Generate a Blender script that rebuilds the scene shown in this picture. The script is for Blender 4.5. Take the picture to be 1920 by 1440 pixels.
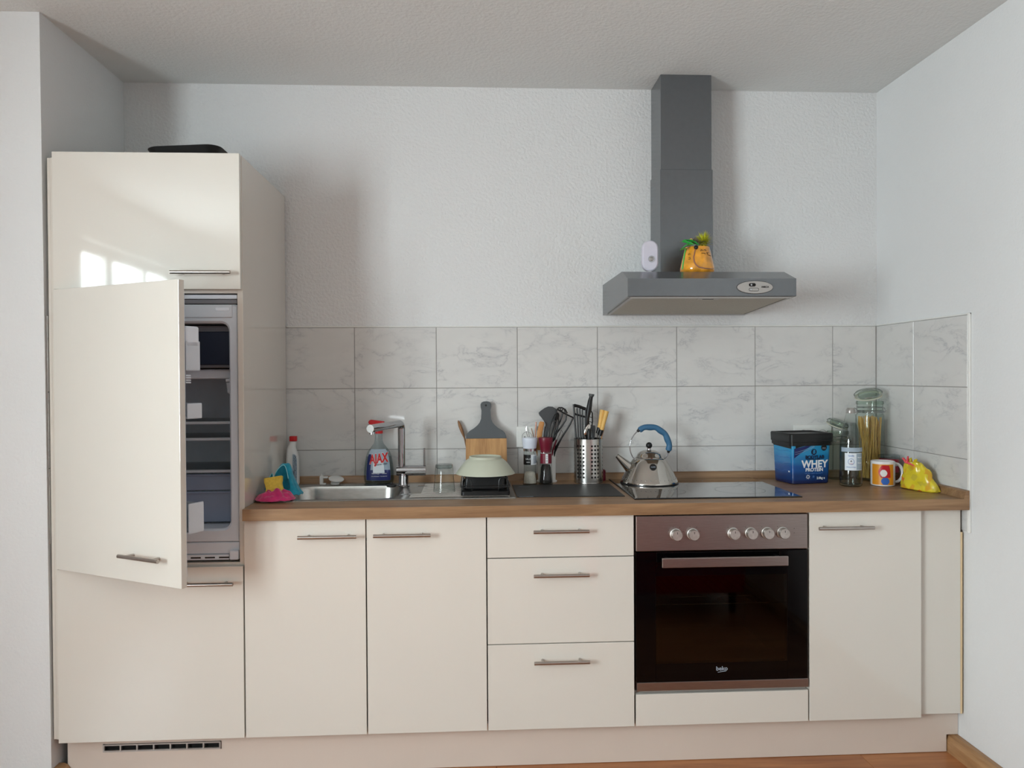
import bpy, bmesh, math, random
from mathutils import Vector, Matrix, noise
random.seed(7)
for o in list(bpy.data.objects): bpy.data.objects.remove(o, do_unlink=True)
SC = bpy.context.scene
COL = SC.collection
PI = math.pi

# ------------------------------------------------------------------ camera
CF = 1389.46; CP = Vector((1.3633, -3.0598, 1.337)); YAW, PIT, ROL = .0503, -.0101, -.0058
def cam_axes():
    cy, sy = math.cos(YAW), math.sin(YAW); cp, sp = math.cos(PIT), math.sin(PIT); cr, sr = math.cos(ROL), math.sin(ROL)
    r = Vector((cy, -sy, 0)); f = Vector((sy*cp, cy*cp, sp)); u = r.cross(f)
    return cr*r+sr*u, f, -sr*r+cr*u
CR, CFW, CU = cam_axes()
cam = bpy.data.objects.new('camera', bpy.data.cameras.new('camera')); COL.objects.link(cam)
cam.matrix_world = Matrix(((CR.x, CU.x, -CFW.x, CP.x), (CR.y, CU.y, -CFW.y, CP.y), (CR.z, CU.z, -CFW.z, CP.z), (0, 0, 0, 1)))
cam.data.sensor_width = 36; cam.data.lens = CF/1920*36; cam.data.clip_start = .05
SC.camera = cam
def wp(u, v, y):          # survey of the photograph: the point at depth y seen at (u, v)
    d = CFW + CR*((u-960)/CF) + CU*((720-v)/CF)
    return CP + d*((y-CP.y)/d.y)
def wz(u, v, z):          # ... the point at height z
    d = CFW + CR*((u-960)/CF) + CU*((720-v)/CF)
    return CP + d*((z-CP.z)/d.z)

# ------------------------------------------------------------------ light
SC.view_settings.view_transform = 'Standard'; SC.view_settings.look = 'None'
SC.view_settings.gamma = 1; SC.view_settings.use_curve_mapping = False
SC.view_settings.exposure = 1.0
W = bpy.data.worlds.new('world'); SC.world = W; W.use_nodes = True
W.node_tree.nodes['Background'].inputs[0].default_value = (.75, .86, 1, 1)
W.node_tree.nodes['Background'].inputs[1].default_value = 1.2
def area(name, loc, rot, sx, sy, e, col):
    l = bpy.data.lights.new(name, 'AREA'); l.shape = 'RECTANGLE'; l.size = sx; l.size_y = sy; l.energy = e; l.color = col
    o = bpy.data.objects.new(name, l); COL.objects.link(o); o.location = loc; o.rotation_euler = rot; return o
# daylight coming in at the balcony window in the left side wall
area('window_daylight', (-1.16, -3.46, 1.46), (0, -PI/2, 0), 1.44, 1.5, 106, (.87, .975, 1))

# ------------------------------------------------------------------ materials
def lin(c): return tuple((x/255/12.92 if x/255 <= .04045 else ((x/255+.055)/1.055)**2.4) for x in c)
def nt(name):
    m = bpy.data.materials.new(name); m.use_nodes = True
    return m, m.node_tree.nodes, m.node_tree.links, m.node_tree.nodes['Principled BSDF']
def mat(name, c, rough=.5, metal=0, spec=.5, var=.04, vs=8, bump=0, bs=60, trans=0, ior=1.45, coat=0, alpha=1, aniso=None, sheen=0, bd=.002):
    m, N, L, b = nt(name); c = lin(c)
    tc = N.new('ShaderNodeTexCoord'); mp = N.new('ShaderNodeMapping'); L.new(tc.outputs['Object'], mp.inputs[0])
    if aniso: mp.inputs['Scale'].default_value = aniso
    n = N.new('ShaderNodeTexNoise'); n.inputs['Scale'].default_value = vs; n.inputs['Detail'].default_value = 3
    L.new(mp.outputs[0], n.inputs[0])
    r = N.new('ShaderNodeValToRGB'); L.new(n.outputs[0], r.inputs[0])
    r.color_ramp.elements[0].position = .3; r.color_ramp.elements[1].position = .7
    r.color_ramp.elements[0].color = tuple(x*(1-var) for x in c)+(1,); r.color_ramp.elements[1].color = tuple(min(1, x*(1+var)) for x in c)+(1,)
    L.new(r.outputs[0], b.inputs['Base Color'])
    b.inputs['Roughness'].default_value = rough; b.inputs['Metallic'].default_value = metal
    b.inputs['Specular IOR Level'].default_value = spec; b.inputs['IOR'].default_value = ior
    b.inputs['Transmission Weight'].default_value = trans; b.inputs['Coat Weight'].default_value = coat
    b.inputs['Alpha'].default_value = alpha; b.inputs['Sheen Weight'].default_value = sheen
    if bump:
        n2 = N.new('ShaderNodeTexNoise'); n2.inputs['Scale'].default_value = bs; n2.inputs['Detail'].default_value = 4
        L.new(mp.outputs[0], n2.inputs[0])
        bp = N.new('ShaderNodeBump'); bp.inputs['Strength'].default_value = bump; bp.inputs['Distance'].default_value = bd
        L.new(n2.outputs[0], bp.inputs['Height']); L.new(bp.outputs[0], b.inputs['Normal'])
    return m
M = {}
M['wall'] = mat('wall_plaster', (222, 223, 223), .9, spec=.2, var=.012, vs=2, bump=1, bs=85, bd=.0045)
M['wall_smooth'] = mat('wall_plaster_smooth', (224, 225, 225), .9, spec=.2, var=.012, vs=2, bump=.5, bs=110, bd=.003)
M['ceil'] = mat('ceiling_paint', (224, 227, 226), .95, spec=.1, var=.015, vs=2, bump=1, bs=85, bd=.0022)
M['grout'] = mat('grout', (150, 147, 144), .9)
M['caulk'] = mat('white_caulk', (228, 228, 224), .5)
M['cream'] = mat('cream_gloss_lacquer', (218, 213, 204), .05, spec=.5, coat=.4, var=.01, vs=3)
M['cream_side'] = mat('cream_satin_side', (216, 209, 199), .05, spec=.5, coat=.7, var=.01, vs=3)
M['plinth'] = mat('plinth_cream', (212, 198, 186), .35, var=.02, vs=4)
M['edge'] = mat('raw_edge_beech', (226, 200, 160), .6)
M['steel'] = mat('brushed_steel', (186, 184, 180), .24, metal=1, var=.1, vs=60, aniso=(.4, 8, 8))
M['steel_panel'] = mat('oven_steel_panel', (158, 148, 144), .36, metal=1, var=.08, vs=60, aniso=(.4, 8, 8))
M['handle'] = mat('handle_steel', (176, 168, 162), .28, metal=1, var=.05, vs=40)
M['sink'] = mat('sink_steel', (170, 168, 164), .26, metal=1, var=.1, vs=30, aniso=(1, 10, 4))
M['chrome'] = mat('chrome', (176, 177, 180), .06, metal=1, var=.01)
M['mirror'] = mat('polished_steel', (188, 184, 178), .07, metal=1, var=.03)
M['grey_metal'] = mat('grey_hood_paint', (110, 113, 116), .24, metal=.55, var=.03, vs=50)
M['silver_plastic'] = mat('silver_plastic', (168, 164, 160), .3, metal=.6)
M['filter'] = mat('hood_filter_mesh', (176, 170, 156), .5, metal=.5, var=.12, vs=220, bump=.5, bs=400)
M['black_gloss'] = mat('black_glass', (5, 5, 6), .03, spec=.6, var=.05)
M['hob'] = mat('hob_glass', (7, 7, 9), .02, spec=.9, var=.05, coat=1)
M['oven_black'] = mat('oven_black_glass', (5, 4, 5), .05, spec=.25)
M['black'] = mat('black_plastic', (15, 15, 16), .4, var=.1)
M['black_wire'] = mat('black_coated_wire', (14, 14, 15), .3)
M['mat_black'] = mat('black_board', (40, 39, 39), .5, var=.15, vs=25)
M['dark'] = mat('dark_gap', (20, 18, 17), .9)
M['white'] = mat('white_plastic', (226, 226, 224), .35)
M['fridge_white'] = mat('fridge_white_plastic', (214, 220, 228), .35)
M['fridge_in'] = mat('fridge_liner', (236, 241, 250), .4)
M['drawer_blue'] = mat('fridge_drawer_plastic', (150, 164, 188), .25)
M['fridge_grey'] = mat('fridge_grey_trim', (120, 120, 126), .5)
M['fridge_dark'] = mat('freezer_flap', (34, 40, 58), .3)
M['red'] = mat('red_plastic', (196, 16, 26), .35)
M['darkred'] = mat('dark_red_plastic', (110, 16, 40), .4)
M['grind_white'] = mat('grinder_white', (214, 220, 232), .35)
M['sage'] = mat('bowl_sage_glaze', (190, 192, 174), .45, var=.03)
M['grey_paint'] = mat('grey_paint', (84, 88, 91), .5)
M['teal'] = mat('turquoise_microfibre', (28, 150, 176), .9, var=.15, vs=60, bump=.7, bs=500, sheen=.4)
M['teal_hem'] = mat('pale_hem', (140, 205, 215), .9)
M['pink'] = mat('pink_microfibre', (200, 40, 105), .9, var=.15, vs=60, bump=.7, bs=500, sheen=.4)
M['sponge'] = mat('yellow_sponge', (230, 196, 82), .95, var=.1, vs=120, bump=1, bs=350)
M['blue_grip'] = mat('blue_grip', (58, 106, 142), .5, var=.06, vs=60)
M['grey_plastic'] = mat('grey_nylon', (72, 74, 76), .45)
M['copper'] = mat('coppery_stick', (160, 112, 92), .4, metal=.3)
M['salt'] = mat('salt_grains', (215, 208, 196), .9, var=.15, vs=300, bump=1, bs=500)
M['pepper'] = mat('peppercorns', (24, 18, 16), .8, var=.5, vs=250, bump=1, bs=300)
M['rubber'] = mat('rubber_seal', (206, 200, 184), .6)
M['pasta'] = mat('spaghetti', (214, 172, 100), .5, var=.1, vs=100)
M['amber'] = mat('amber_painted_glass', (222, 150, 40), .06, var=.35, vs=30, coat=1)
M['lilac'] = mat('lilac_white_plastic', (206, 202, 214), .35)
M['green_ribbon'] = mat('green_ribbon', (70, 190, 90), .4)
M['yellow_feather'] = mat('yellow_feather', (205, 205, 50), .9)
M['twine'] = mat('twine', (120, 112, 92), .9, var=.3, vs=200)
def thin(name, tint, edge, ior=1.5):      # thin-walled clear glass: passes light straight on, reflects by Fresnel
    m, N, L, b = nt(name); N.remove(b); out = N['Material Output']
    t = N.new('ShaderNodeBsdfTransparent'); g = N.new('ShaderNodeBsdfGlossy'); g.inputs['Roughness'].default_value = .02
    lw = N.new('ShaderNodeLayerWeight'); lw.inputs[0].default_value = .35
    r = N.new('ShaderNodeValToRGB'); L.new(lw.outputs['Facing'], r.inputs[0]); e = r.color_ramp.elements
    e[0].color = lin(tint)+(1,); e[0].position = .45; e[1].color = lin(edge)+(1,); e[1].position = 1; L.new(r.outputs[0], t.inputs[0])
    n = N.new('ShaderNodeTexNoise'); n.inputs['Scale'].default_value = 18; bp = N.new('ShaderNodeBump'); bp.inputs['Strength'].default_value = .15; bp.inputs['Distance'].default_value = .002
    L.new(n.outputs[0], bp.inputs['Height']); L.new(bp.outputs[0], g.inputs['Normal'])
    lf = N.new('ShaderNodeLayerWeight'); lf.inputs[0].default_value = .5; pw = N.new('ShaderNodeMath'); pw.operation = 'POWER'; pw.inputs[1].default_value = 5; L.new(lf.outputs['Facing'], pw.inputs[0])
    f0 = ((ior-1)/(ior+1))**2; f = N.new('ShaderNodeMath'); f.operation = 'MULTIPLY_ADD'; f.inputs[1].default_value = (1-f0)*.8; f.inputs[2].default_value = f0; L.new(pw.outputs[0], f.inputs[0])
    mx = N.new('ShaderNodeMixShader'); L.new(f.outputs[0], mx.inputs[0]); L.new(t.outputs[0], mx.inputs[1]); L.new(g.outputs[0], mx.inputs[2]); L.new(mx.outputs[0], out.inputs[0])
    return m
M['glass'] = thin('clear_glass', (246, 249, 248), (92, 100, 100))
M['water_thin'] = thin('water_body', (224, 229, 229), (140, 152, 154), 1.33)
M['glass_g'] = thin('greenish_glass', (242, 248, 244), (112, 124, 118))
M['water'] = mat('water', (250, 253, 253), .0, var=0, trans=1, ior=1.33)
M['bottle_clear'] = thin('clear_grey_plastic', (228, 234, 235), (158, 170, 174), 1.4)
M['navy'] = mat('navy_print', (24, 34, 96), .4)
M['label_white'] = mat('label_white', (226, 232, 238), .45)
M['label_grey'] = mat('label_grey_blue', (160, 176, 190), .45)
M['print_white'] = mat('print_white', (236, 238, 240), .5, var=0)
M['print_grey'] = mat('print_grey', (150, 160, 172), .5, var=0)
M['print_navy'] = mat('print_navy', (10, 22, 52), .5, var=0)
M['print_black'] = mat('print_black', (16, 16, 18), .5, var=0)
M['print_red'] = mat('print_red', (206, 30, 34), .5, var=0)
M['print_blue'] = mat('print_blue', (70, 120, 190), .5, var=0)
M['mug_white'] = mat('mug_white_glaze', (228, 226, 224), .15, coat=.5)
M['orange'] = mat('mug_orange_print', (214, 140, 36), .3)
M['mug_red'] = mat('mug_red_print', (186, 24, 36), .3)
M['mug_blue'] = mat('mug_blue_print', (50, 98, 176), .3)
M['redjar'] = mat('red_jar', (150, 16, 44), .3)
M['pinkclip'] = mat('pink_clip', (226, 84, 92), .4)
M['knob'] = mat('knob_aluminium', (206, 204, 200), .45, metal=1, var=.1, vs=90)
M['sofa'] = mat('red_sofa_fabric', (176, 20, 34), .9, bump=.4, bs=300)
M['brown_spots'] = mat('nuts_in_jar', (110, 70, 40), .8, var=.6, vs=150)
M['oven_in'] = mat('oven_enamel', (120, 104, 90), .4)
M['wire'] = mat('bright_wire', (200, 196, 190), .25, metal=1)
M['wood_handle'] = mat('pale_wood_handle', (222, 178, 100), .5, var=.08, vs=40, aniso=(4, 4, .5))

def wood(name, c1, c2, axis='x', scale=1, rough=.4, rnd=False, knots=True):
    m, N, L, b = nt(name); tc = N.new('ShaderNodeTexCoord'); mp = N.new('ShaderNodeMapping')
    s = {'x': (.7, 9, 9), 'y': (9, .7, 9), 'z': (9, 9, .7)}[axis]; mp.inputs['Scale'].default_value = tuple(v*scale for v in s)
    L.new(tc.outputs['Object'], mp.inputs[0])
    src = mp.outputs[0]
    if rnd:
        oi = N.new('ShaderNodeObjectInfo'); ad = N.new('ShaderNodeVectorMath'); ad.operation = 'ADD'
        mu = N.new('ShaderNodeMath'); mu.operation = 'MULTIPLY'; mu.inputs[1].default_value = 37
        L.new(oi.outputs['Random'], mu.inputs[0]); cb = N.new('ShaderNodeCombineXYZ')
        for i in range(3): L.new(mu.outputs[0], cb.inputs[i])
        L.new(mp.outputs[0], ad.inputs[0]); L.new(cb.outputs[0], ad.inputs[1]); src = ad.outputs[0]
    n = N.new('ShaderNodeTexNoise'); n.inputs['Scale'].default_value = 2.2; n.inputs['Detail'].default_value = 8; n.inputs['Roughness'].default_value = .62
    n.inputs['Distortion'].default_value = .8; L.new(src, n.inputs[0])
    n2 = N.new('ShaderNodeTexNoise'); n2.inputs['Scale'].default_value = 14; n2.inputs['Detail'].default_value = 3; L.new(src, n2.inputs[0])
    mx = N.new('ShaderNodeMath'); mx.operation = 'MULTIPLY_ADD'; mx.inputs[1].default_value = .3; L.new(n2.outputs[0], mx.inputs[0]); L.new(n.outputs[0], mx.inputs[2])
    r = N.new('ShaderNodeValToRGB'); L.new(mx.outputs[0], r.inputs[0])
    r.color_ramp.elements[0].position = .48; r.color_ramp.elements[1].position = .82
    r.color_ramp.elements[0].color = lin(c1)+(1,); r.color_ramp.elements[1].color = lin(c2)+(1,)
    out = r.outputs[0]
    if knots:
        v = N.new('ShaderNodeTexVoronoi'); mp2 = N.new('ShaderNodeMapping'); mp2.inputs['Scale'].default_value = (1.6, 7, 7) if axis == 'x' else (7, 7, 1.6)
        L.new(tc.outputs['Object'], mp2.inputs[0]); L.new(mp2.outputs[0], v.inputs[0]); v.inputs['Scale'].default_value = 2.0
        r2 = N.new('ShaderNodeValToRGB'); L.new(v.outputs['Distance'], r2.inputs[0])
        r2.color_ramp.elements[0].position = .02; r2.color_ramp.elements[1].position = .12
        r2.color_ramp.elements[0].color = (.45, .38, .32, 1); r2.color_ramp.elements[1].color = (1, 1, 1, 1)
        ml = N.new('ShaderNodeMix'); ml.data_type = 'RGBA'; ml.blend_type = 'MULTIPLY'; ml.inputs[0].default_value = .8
        L.new(out, ml.inputs[6]); L.new(r2.outputs[0], ml.inputs[7]); out = ml.outputs[2]
    L.new(out, b.inputs['Base Color']); b.inputs['Roughness'].default_value = rough
    bp = N.new('ShaderNodeBump'); bp.inputs['Strength'].default_value = .12; bp.inputs['Distance'].default_value = .001
    L.new(mx.outputs[0], bp.inputs['Height']); L.new(bp.outputs[0], b.inputs['Normal'])
    return m
M['worktop'] = wood('worktop_oak', (124, 92, 64), (162, 128, 94), 'x', 1, .38)
M['floorwood'] = wood('floor_laminate', (150, 92, 56), (188, 128, 82), 'x', .8, .35, rnd=True, knots=False)
M['baseboard'] = wood('baseboard_wood', (146, 106, 70), (180, 140, 98), 'y', 1, .4, knots=False)
M['board_wood'] = wood('board_oak', (158, 112, 66), (196, 150, 98), 'z', 2.5, .5, knots=False)
M['spoon_wood'] = wood('spoon_wood', (120, 84, 56), (156, 114, 78), 'z', 2, .6, knots=False)
M['spatula_wood'] = wood('spatula_wood', (168, 112, 56), (200, 142, 84), 'z', 2, .6, knots=False)

def marble():
    m, N, L, b = nt('marble_print_tile'); tc = N.new('ShaderNodeTexCoord')
    oi = N.new('ShaderNodeObjectInfo'); mu = N.new('ShaderNodeMath'); mu.operation = 'MULTIPLY'; mu.inputs[1].default_value = 53
    L.new(oi.outputs['Random'], mu.inputs[0]); cb = N.new('ShaderNodeCombineXYZ')
    for i in range(3): L.new(mu.outputs[0], cb.inputs[i])
    mp = N.new('ShaderNodeMapping'); mp.inputs['Rotation'].default_value = (0, .75, 0); mp.inputs['Scale'].default_value = (1.0, 1, 2.2)
    L.new(tc.outputs['Object'], mp.inputs[0])
    ad = N.new('ShaderNodeVectorMath'); ad.operation = 'ADD'; L.new(mp.outputs[0], ad.inputs[0]); L.new(cb.outputs[0], ad.inputs[1])
    def nz(scale, det, dist, off):
        q = N.new('ShaderNodeTexNoise'); q.inputs['Scale'].default_value = scale; q.inputs['Detail'].default_value = det; q.inputs['Roughness'].default_value = .6; q.inputs['Distortion'].default_value = dist
        o2 = N.new('ShaderNodeVectorMath'); o2.operation = 'ADD'; o2.inputs[1].default_value = (off, off, off); L.new(ad.outputs[0], o2.inputs[0]); L.new(o2.outputs[0], q.inputs[0]); return q.outputs[0]
    def ramp(src, pts):
        q = N.new('ShaderNodeValToRGB'); L.new(src, q.inputs[0]); e = q.color_ramp.elements
        e[0].position, e[1].position = pts[0][0], pts[-1][0]; e[0].color = (pts[0][1],)*3+(1,); e[1].color = (pts[-1][1],)*3+(1,)
        for p, v in pts[1:-1]: w = e.new(p); w.color = (v,)*3+(1,)
        return q.outputs[0]
    vein = ramp(nz(6.5, 5, .5, 0), ((.42, 0), (.485, .35), (.50, 1), (.515, .3), (.56, 0)))
    mask = ramp(nz(5, 2, 0, 9), ((.42, 0), (.66, 1)))
    cloud = ramp(nz(3, 4, .4, 17), ((.35, 0), (.7, 1)))
    m1 = N.new('ShaderNodeMath'); m1.operation = 'MULTIPLY'; L.new(vein, m1.inputs[0]); L.new(mask, m1.inputs[1])
    m2 = N.new('ShaderNodeMath'); m2.operation = 'MULTIPLY_ADD'; L.new(cloud, m2.inputs[0]); m2.inputs[1].default_value = .28; L.new(m1.outputs[0], m2.inputs[2])
    r = N.new('ShaderNodeMix'); r.data_type = 'RGBA'; L.new(m2.outputs[0], r.inputs[0]); r.inputs[6].default_value = lin((214, 213, 210))+(1,); r.inputs[7].default_value = lin((184, 184, 185))+(1,)
    r = type('o', (), {'outputs': [r.outputs[2]]})
    L.new(r.outputs[0], b.inputs['Base Color']); b.inputs['Roughness'].default_value = .10
    return m
M['tile'] = marble()

def tub_mat():   # printed tub: blue swoosh over a navy base, black upper band
    m, N, L, b = nt('tub_print'); tc = N.new('ShaderNodeTexCoord'); sp = N.new('ShaderNodeSeparateXYZ'); L.new(tc.outputs['Object'], sp.inputs[0])
    w = N.new('ShaderNodeTexWave'); w.bands_direction = 'Z'; w.inputs['Scale'].default_value = 9; w.inputs['Distortion'].default_value = 3; w.inputs['Detail'].default_value = 2
    L.new(tc.outputs['Object'], w.inputs[0])
    a = N.new('ShaderNodeMath'); a.operation = 'MULTIPLY_ADD'; a.inputs[1].default_value = .012; L.new(w.outputs['Fac'], a.inputs[0]); L.new(sp.outputs['Z'], a.inputs[2])
    mr = N.new('ShaderNodeMapRange'); mr.inputs['From Max'].default_value = .17; L.new(a.outputs[0], mr.inputs[0])
    r = N.new('ShaderNodeValToRGB'); L.new(mr.outputs[0], r.inputs[0]); e = r.color_ramp.elements
    e[0].position = .08; e[0].color = lin((12, 28, 74))+(1,); e[1].position = 1; e[1].color = lin((48, 158, 200))+(1,)
    q = e.new(.4); q.color = lin((14, 76, 142))+(1,); q = e.new(.7); q.color = lin((28, 128, 182))+(1,)
    L.new(r.outputs[0], b.inputs['Base Color']); b.inputs['Roughness'].default_value = .25
    return m
M['tub'] = tub_mat()
def bag_mat():
    m, N, L, b = nt('yellow_bag_print'); tc = N.new('ShaderNodeTexCoord')
    v = N.new('ShaderNodeTexVoronoi'); v.inputs['Scale'].default_value = 55; L.new(tc.outputs['Object'], v.inputs[0])
    r = N.new('ShaderNodeValToRGB'); r.color_ramp.interpolation = 'CONSTANT'; L.new(v.outputs['Color'], r.inputs[0]); e = r.color_ramp.elements
    e[0].position = 0; e[0].color = lin((212, 192, 44))+(1,); e[1].position = .86; e[1].color = lin((206, 212, 120))+(1,)
    for p, c in ((.60, (196, 176, 52)), (.74, (208, 160, 40)), (.92, (214, 120, 40)), (.96, (120, 104, 44))):
        q = e.new(p); q.color = lin(c)+(1,)
    L.new(r.outputs[0], b.inputs['Base Color']); b.inputs['Roughness'].default_value = .22
    return m
M['bag'] = bag_mat()
def oven_pane():
    m, N, L, b = nt('oven_window_glass'); N.remove(b); out = N['Material Output']
    t = N.new('ShaderNodeBsdfTransparent'); t.inputs[0].default_value = (.42, .36, .30, 1)
    g = N.new('ShaderNodeBsdfGlossy'); g.inputs['Roughness'].default_value = .04
    f = N.new('ShaderNodeFresnel'); f.inputs[0].default_value = 1.5
    mx = N.new('ShaderNodeMixShader'); L.new(f.outputs[0], mx.inputs[0]); L.new(t.outputs[0], mx.inputs[1]); L.new(g.outputs[0], mx.inputs[2]); L.new(mx.outputs[0], out.inputs[0])
    return m
M['oven_pane'] = oven_pane()

# ------------------------------------------------------------------ helpers
def new(): return bmesh.new()
def bx(bm, x0, x1, y0, y1, z0, z1, bev=0, seg=1):
    g = bmesh.ops.create_cube(bm, size=1)['verts']
    for v in g: v.co = Vector(((x0+x1)/2+v.co.x*(x1-x0), (y0+y1)/2+v.co.y*(y1-y0), (z0+z1)/2+v.co.z*(z1-z0)))
    if bev:
        es = list({e for v in g for e in v.link_edges})
        bmesh.ops.bevel(bm, geom=es, offset=bev, segments=seg, profile=.5, affect='EDGES')
    return bm
def ring(bm, c, a, b, r, n, ra=None): 
    ra = r if ra is None else ra
    return [bm.verts.new(c+a*(r*math.cos(2*PI*i/n))+b*(ra*math.sin(2*PI*i/n))) for i in range(n)]
def bridge(bm, A, B):
    n = len(A)
    for i in range(n): bm.faces.new((A[i], A[(i+1) % n], B[(i+1) % n], B[i]))
def frame(d):
    d = d.normalized(); h = Vector((0, 0, 1)) if abs(d.z) < .9 else Vector((1, 0, 0))
    a = d.cross(h).normalized(); return a, d.cross(a).normalized()
def cyl(bm, p0, p1, r0, r1=None, n=20, caps=True):
    p0, p1 = Vector(p0), Vector(p1); r1 = r0 if r1 is None else r1; a, b = frame(p1-p0)
    A, B = ring(bm, p0, a, b, r0, n), ring(bm, p1, a, b, r1, n); bridge(bm, A, B)
    if caps: bm.faces.new(A[::-1]); bm.faces.new(B)
    return bm
def tube(bm, pts, r, n=8, closed=False, flat=1, ref=None):
    P = [Vector(p) for p in pts]; m = len(P); R = r if isinstance(r, (list, tuple)) else [r]*m
    prev = None; rings = []
    for i in range(m):
        d = (P[(i+1) % m]-P[i-1]) if closed else (P[min(i+1, m-1)]-P[max(i-1, 0)])
        d.normalize()
        if ref is not None: a = d.cross(Vector(ref)).normalized()
        elif prev is None: a, _ = frame(d)
        else: a = (prev-d*prev.dot(d)).normalized()
        prev = a; b = d.cross(a).normalized()
        rings.append(ring(bm, P[i], a, b, R[i], n, R[i]*flat))
    for i in range(m-1): bridge(bm, rings[i], rings[i+1])
    if closed: bridge(bm, rings[-1], rings[0])
    else: bm.faces.new(rings[0][::-1]); bm.faces.new(rings[-1])
    return bm
def lathe(bm, prof, c=(0, 0, 0), n=40, sx=1, sy=1, mtx=None):
    c = Vector(c); rows = []
    for r, z in prof:
        if r < 1e-6:
            p = Vector((0, 0, z)); p = mtx @ p if mtx else p; rows.append([bm.verts.new(c+p)])
        else:
            row = []
            for i in range(n):
                p = Vector((r*sx*math.cos(2*PI*i/n), r*sy*math.sin(2*PI*i/n), z)); p = mtx @ p if mtx else p
                row.append(bm.verts.new(c+p))
            rows.append(row)
    for A, B in zip(rows, rows[1:]):
        if len(A) == 1 and len(B) == 1: continue
        if len(A) == 1:
            for i in range(n): bm.faces.new((A[0], B[(i+1) % n], B[i]))
        elif len(B) == 1:
            for i in range(n): bm.faces.new((A[i], A[(i+1) % n], B[0]))
        else: bridge(bm, A, B)
    return bm
def prism(bm, poly, axis, a0, a1, bev=0):
    def P(p, a): return {'x': (a, p[0], p[1]), 'y': (p[0], a, p[1]), 'z': (p[0], p[1], a)}[axis]
    A = [bm.verts.new(P(p, a0)) for p in poly]; B = [bm.verts.new(P(p, a1)) for p in poly]
    f1 = bm.faces.new(A); f2 = bm.faces.new(B[::-1]); n = len(A)
    for i in range(n): bm.faces.new((A[i], B[i], B[(i+1) % n], A[(i+1) % n]))
    if bev:
        bmesh.ops.bevel(bm, geom=list(set(f1.edges) | set(f2.edges)), offset=bev, segments=2, profile=.5, affect='EDGES')
    return bm
def xform(bm, m):
    for v in bm.verts: v.co = m @ v.co
    return bm
WORLD = set()
def obj(name, bm, m, parent=None, smooth=False, label=None):
    bmesh.ops.recalc_face_normals(bm, faces=bm.faces)
    me = bpy.data.meshes.new(name); bm.to_mesh(me); bm.free()
    return link(name, me, m, parent, smooth, label)
def link(name, me, m, parent=None, smooth=False, label=None):
    if isinstance(m, str): m = M[m]
    if m: me.materials.clear(); me.materials.append(m)
    if smooth:
        me.shade_smooth() if hasattr(me, 'shade_smooth') else None
        me.set_sharp_from_angle(angle=math.radians(38))
    o = bpy.data.objects.new(name, me); COL.objects.link(o)
    if parent:
        o.parent = parent
        root = parent
        while root.parent: root = root.parent
        if root.name in WORLD and parent == root: o.matrix_parent_inverse = Matrix.Translation(-Vector(root.location))
    if label: o['label'] = label
    return o
def tag(o, label, cat, group=None, kind=None):
    o['label'] = label; o['category'] = cat
    if group: o['group'] = group
    if kind: o['kind'] = kind
    return o
def thing(name, loc, label, cat, group=None, world=False, rot=None):
    o = bpy.data.objects.new(name, None); COL.objects.link(o); o.location = loc; o.empty_display_size = .05
    if rot: o.rotation_euler = rot
    if world: WORLD.add(o.name)
    return tag(o, label, cat, group)
def struct(name, bm, m, smooth=False, label=None):
    o = obj(name, bm, m, None, smooth); o['kind'] = 'structure'
    if label: o['label'] = label
    return o
def rrect(w, d, r, n=6, cx=0, cy=0):
    pts = []
    for (sx, sy, a0) in ((1, 1, 0), (-1, 1, PI/2), (-1, -1, PI), (1, -1, 3*PI/2)):
        for i in range(n+1):
            a = a0+PI/2*i/n; pts.append((cx+sx*(w/2-r)+r*math.cos(a), cy+sy*(d/2-r)+r*math.sin(a)))
    return pts
def loft(bm, loops, cap0=True, cap1=True):
    R = [[bm.verts.new(p) for p in l] for l in loops]
    for A, B in zip(R, R[1:]): bridge(bm, A, B)
    if cap0: bm.faces.new(R[0][::-1])
    if cap1: bm.faces.new(R[-1])
    return bm
def text(s, m, parent, size, fn, extrude=.0003, bold=0, shear=0, name='lettering', align='CENTER', sx=1):
    """flat lettering mapped by fn(x, y, h) -> point; becomes one mesh"""
    c = bpy.data.curves.new('t', 'FONT'); c.body = s; c.size = size; c.align_x = align; c.align_y = 'CENTER'; c.extrude = extrude; c.offset = bold; c.shear = shear
    c.resolution_u = 3
    t = bpy.data.objects.new('t', c); COL.objects.link(t); bpy.context.view_layer.update()
    me = bpy.data.meshes.new_from_object(t.evaluated_get(bpy.context.evaluated_depsgraph_get()))
    bpy.data.objects.remove(t)
    for v in me.vertices: v.co = Vector(fn(v.co.x*sx, v.co.y, v.co.z+extrude))
    return link(name, me, m, parent)

# ================================================================== THE ROOM
CEIL = 2.5256; XR = 3.066; XL = -1.0; YB = -7.0; ZT0 = 1.541
wb = struct('wall_back', bx(new(), -.3, XR+.15, 0, .15, -.05, CEIL+.02), 'wall')
wr = struct('wall_right', bx(new(), XR, XR+.15, YB, 0, -.05, CEIL+.02), 'wall_smooth')
bm = prism(new(), [(XL, -.576), (-.0365, -.576), (-.0365, -.001), (XL, -.001)], 'z', -.05, CEIL+.01)
for v in bm.verts:                                   # the old wall leans out a little at the foot
    if v.co.x > -.5 and v.co.z < .1: v.co.x = -.0265
wl = struct('wall_left', bm, 'wall_smooth')
bm = new()   # side wall with the window opening
WY0, WY1, WZ0, WZ1 = -4.2, -2.72, .72, 2.2
bx(bm, XL-.2, XL, WY1, -.576, -.05, CEIL+.01); bx(bm, XL-.2, XL, YB, WY0, -.05, CEIL+.01)
bx(bm, XL-.2, XL, WY0, WY1, -.05, WZ0); bx(bm, XL-.2, XL, WY0, WY1, WZ1, CEIL+.01)
struct('wall_window_side', bm, 'wall_smooth')
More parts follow.
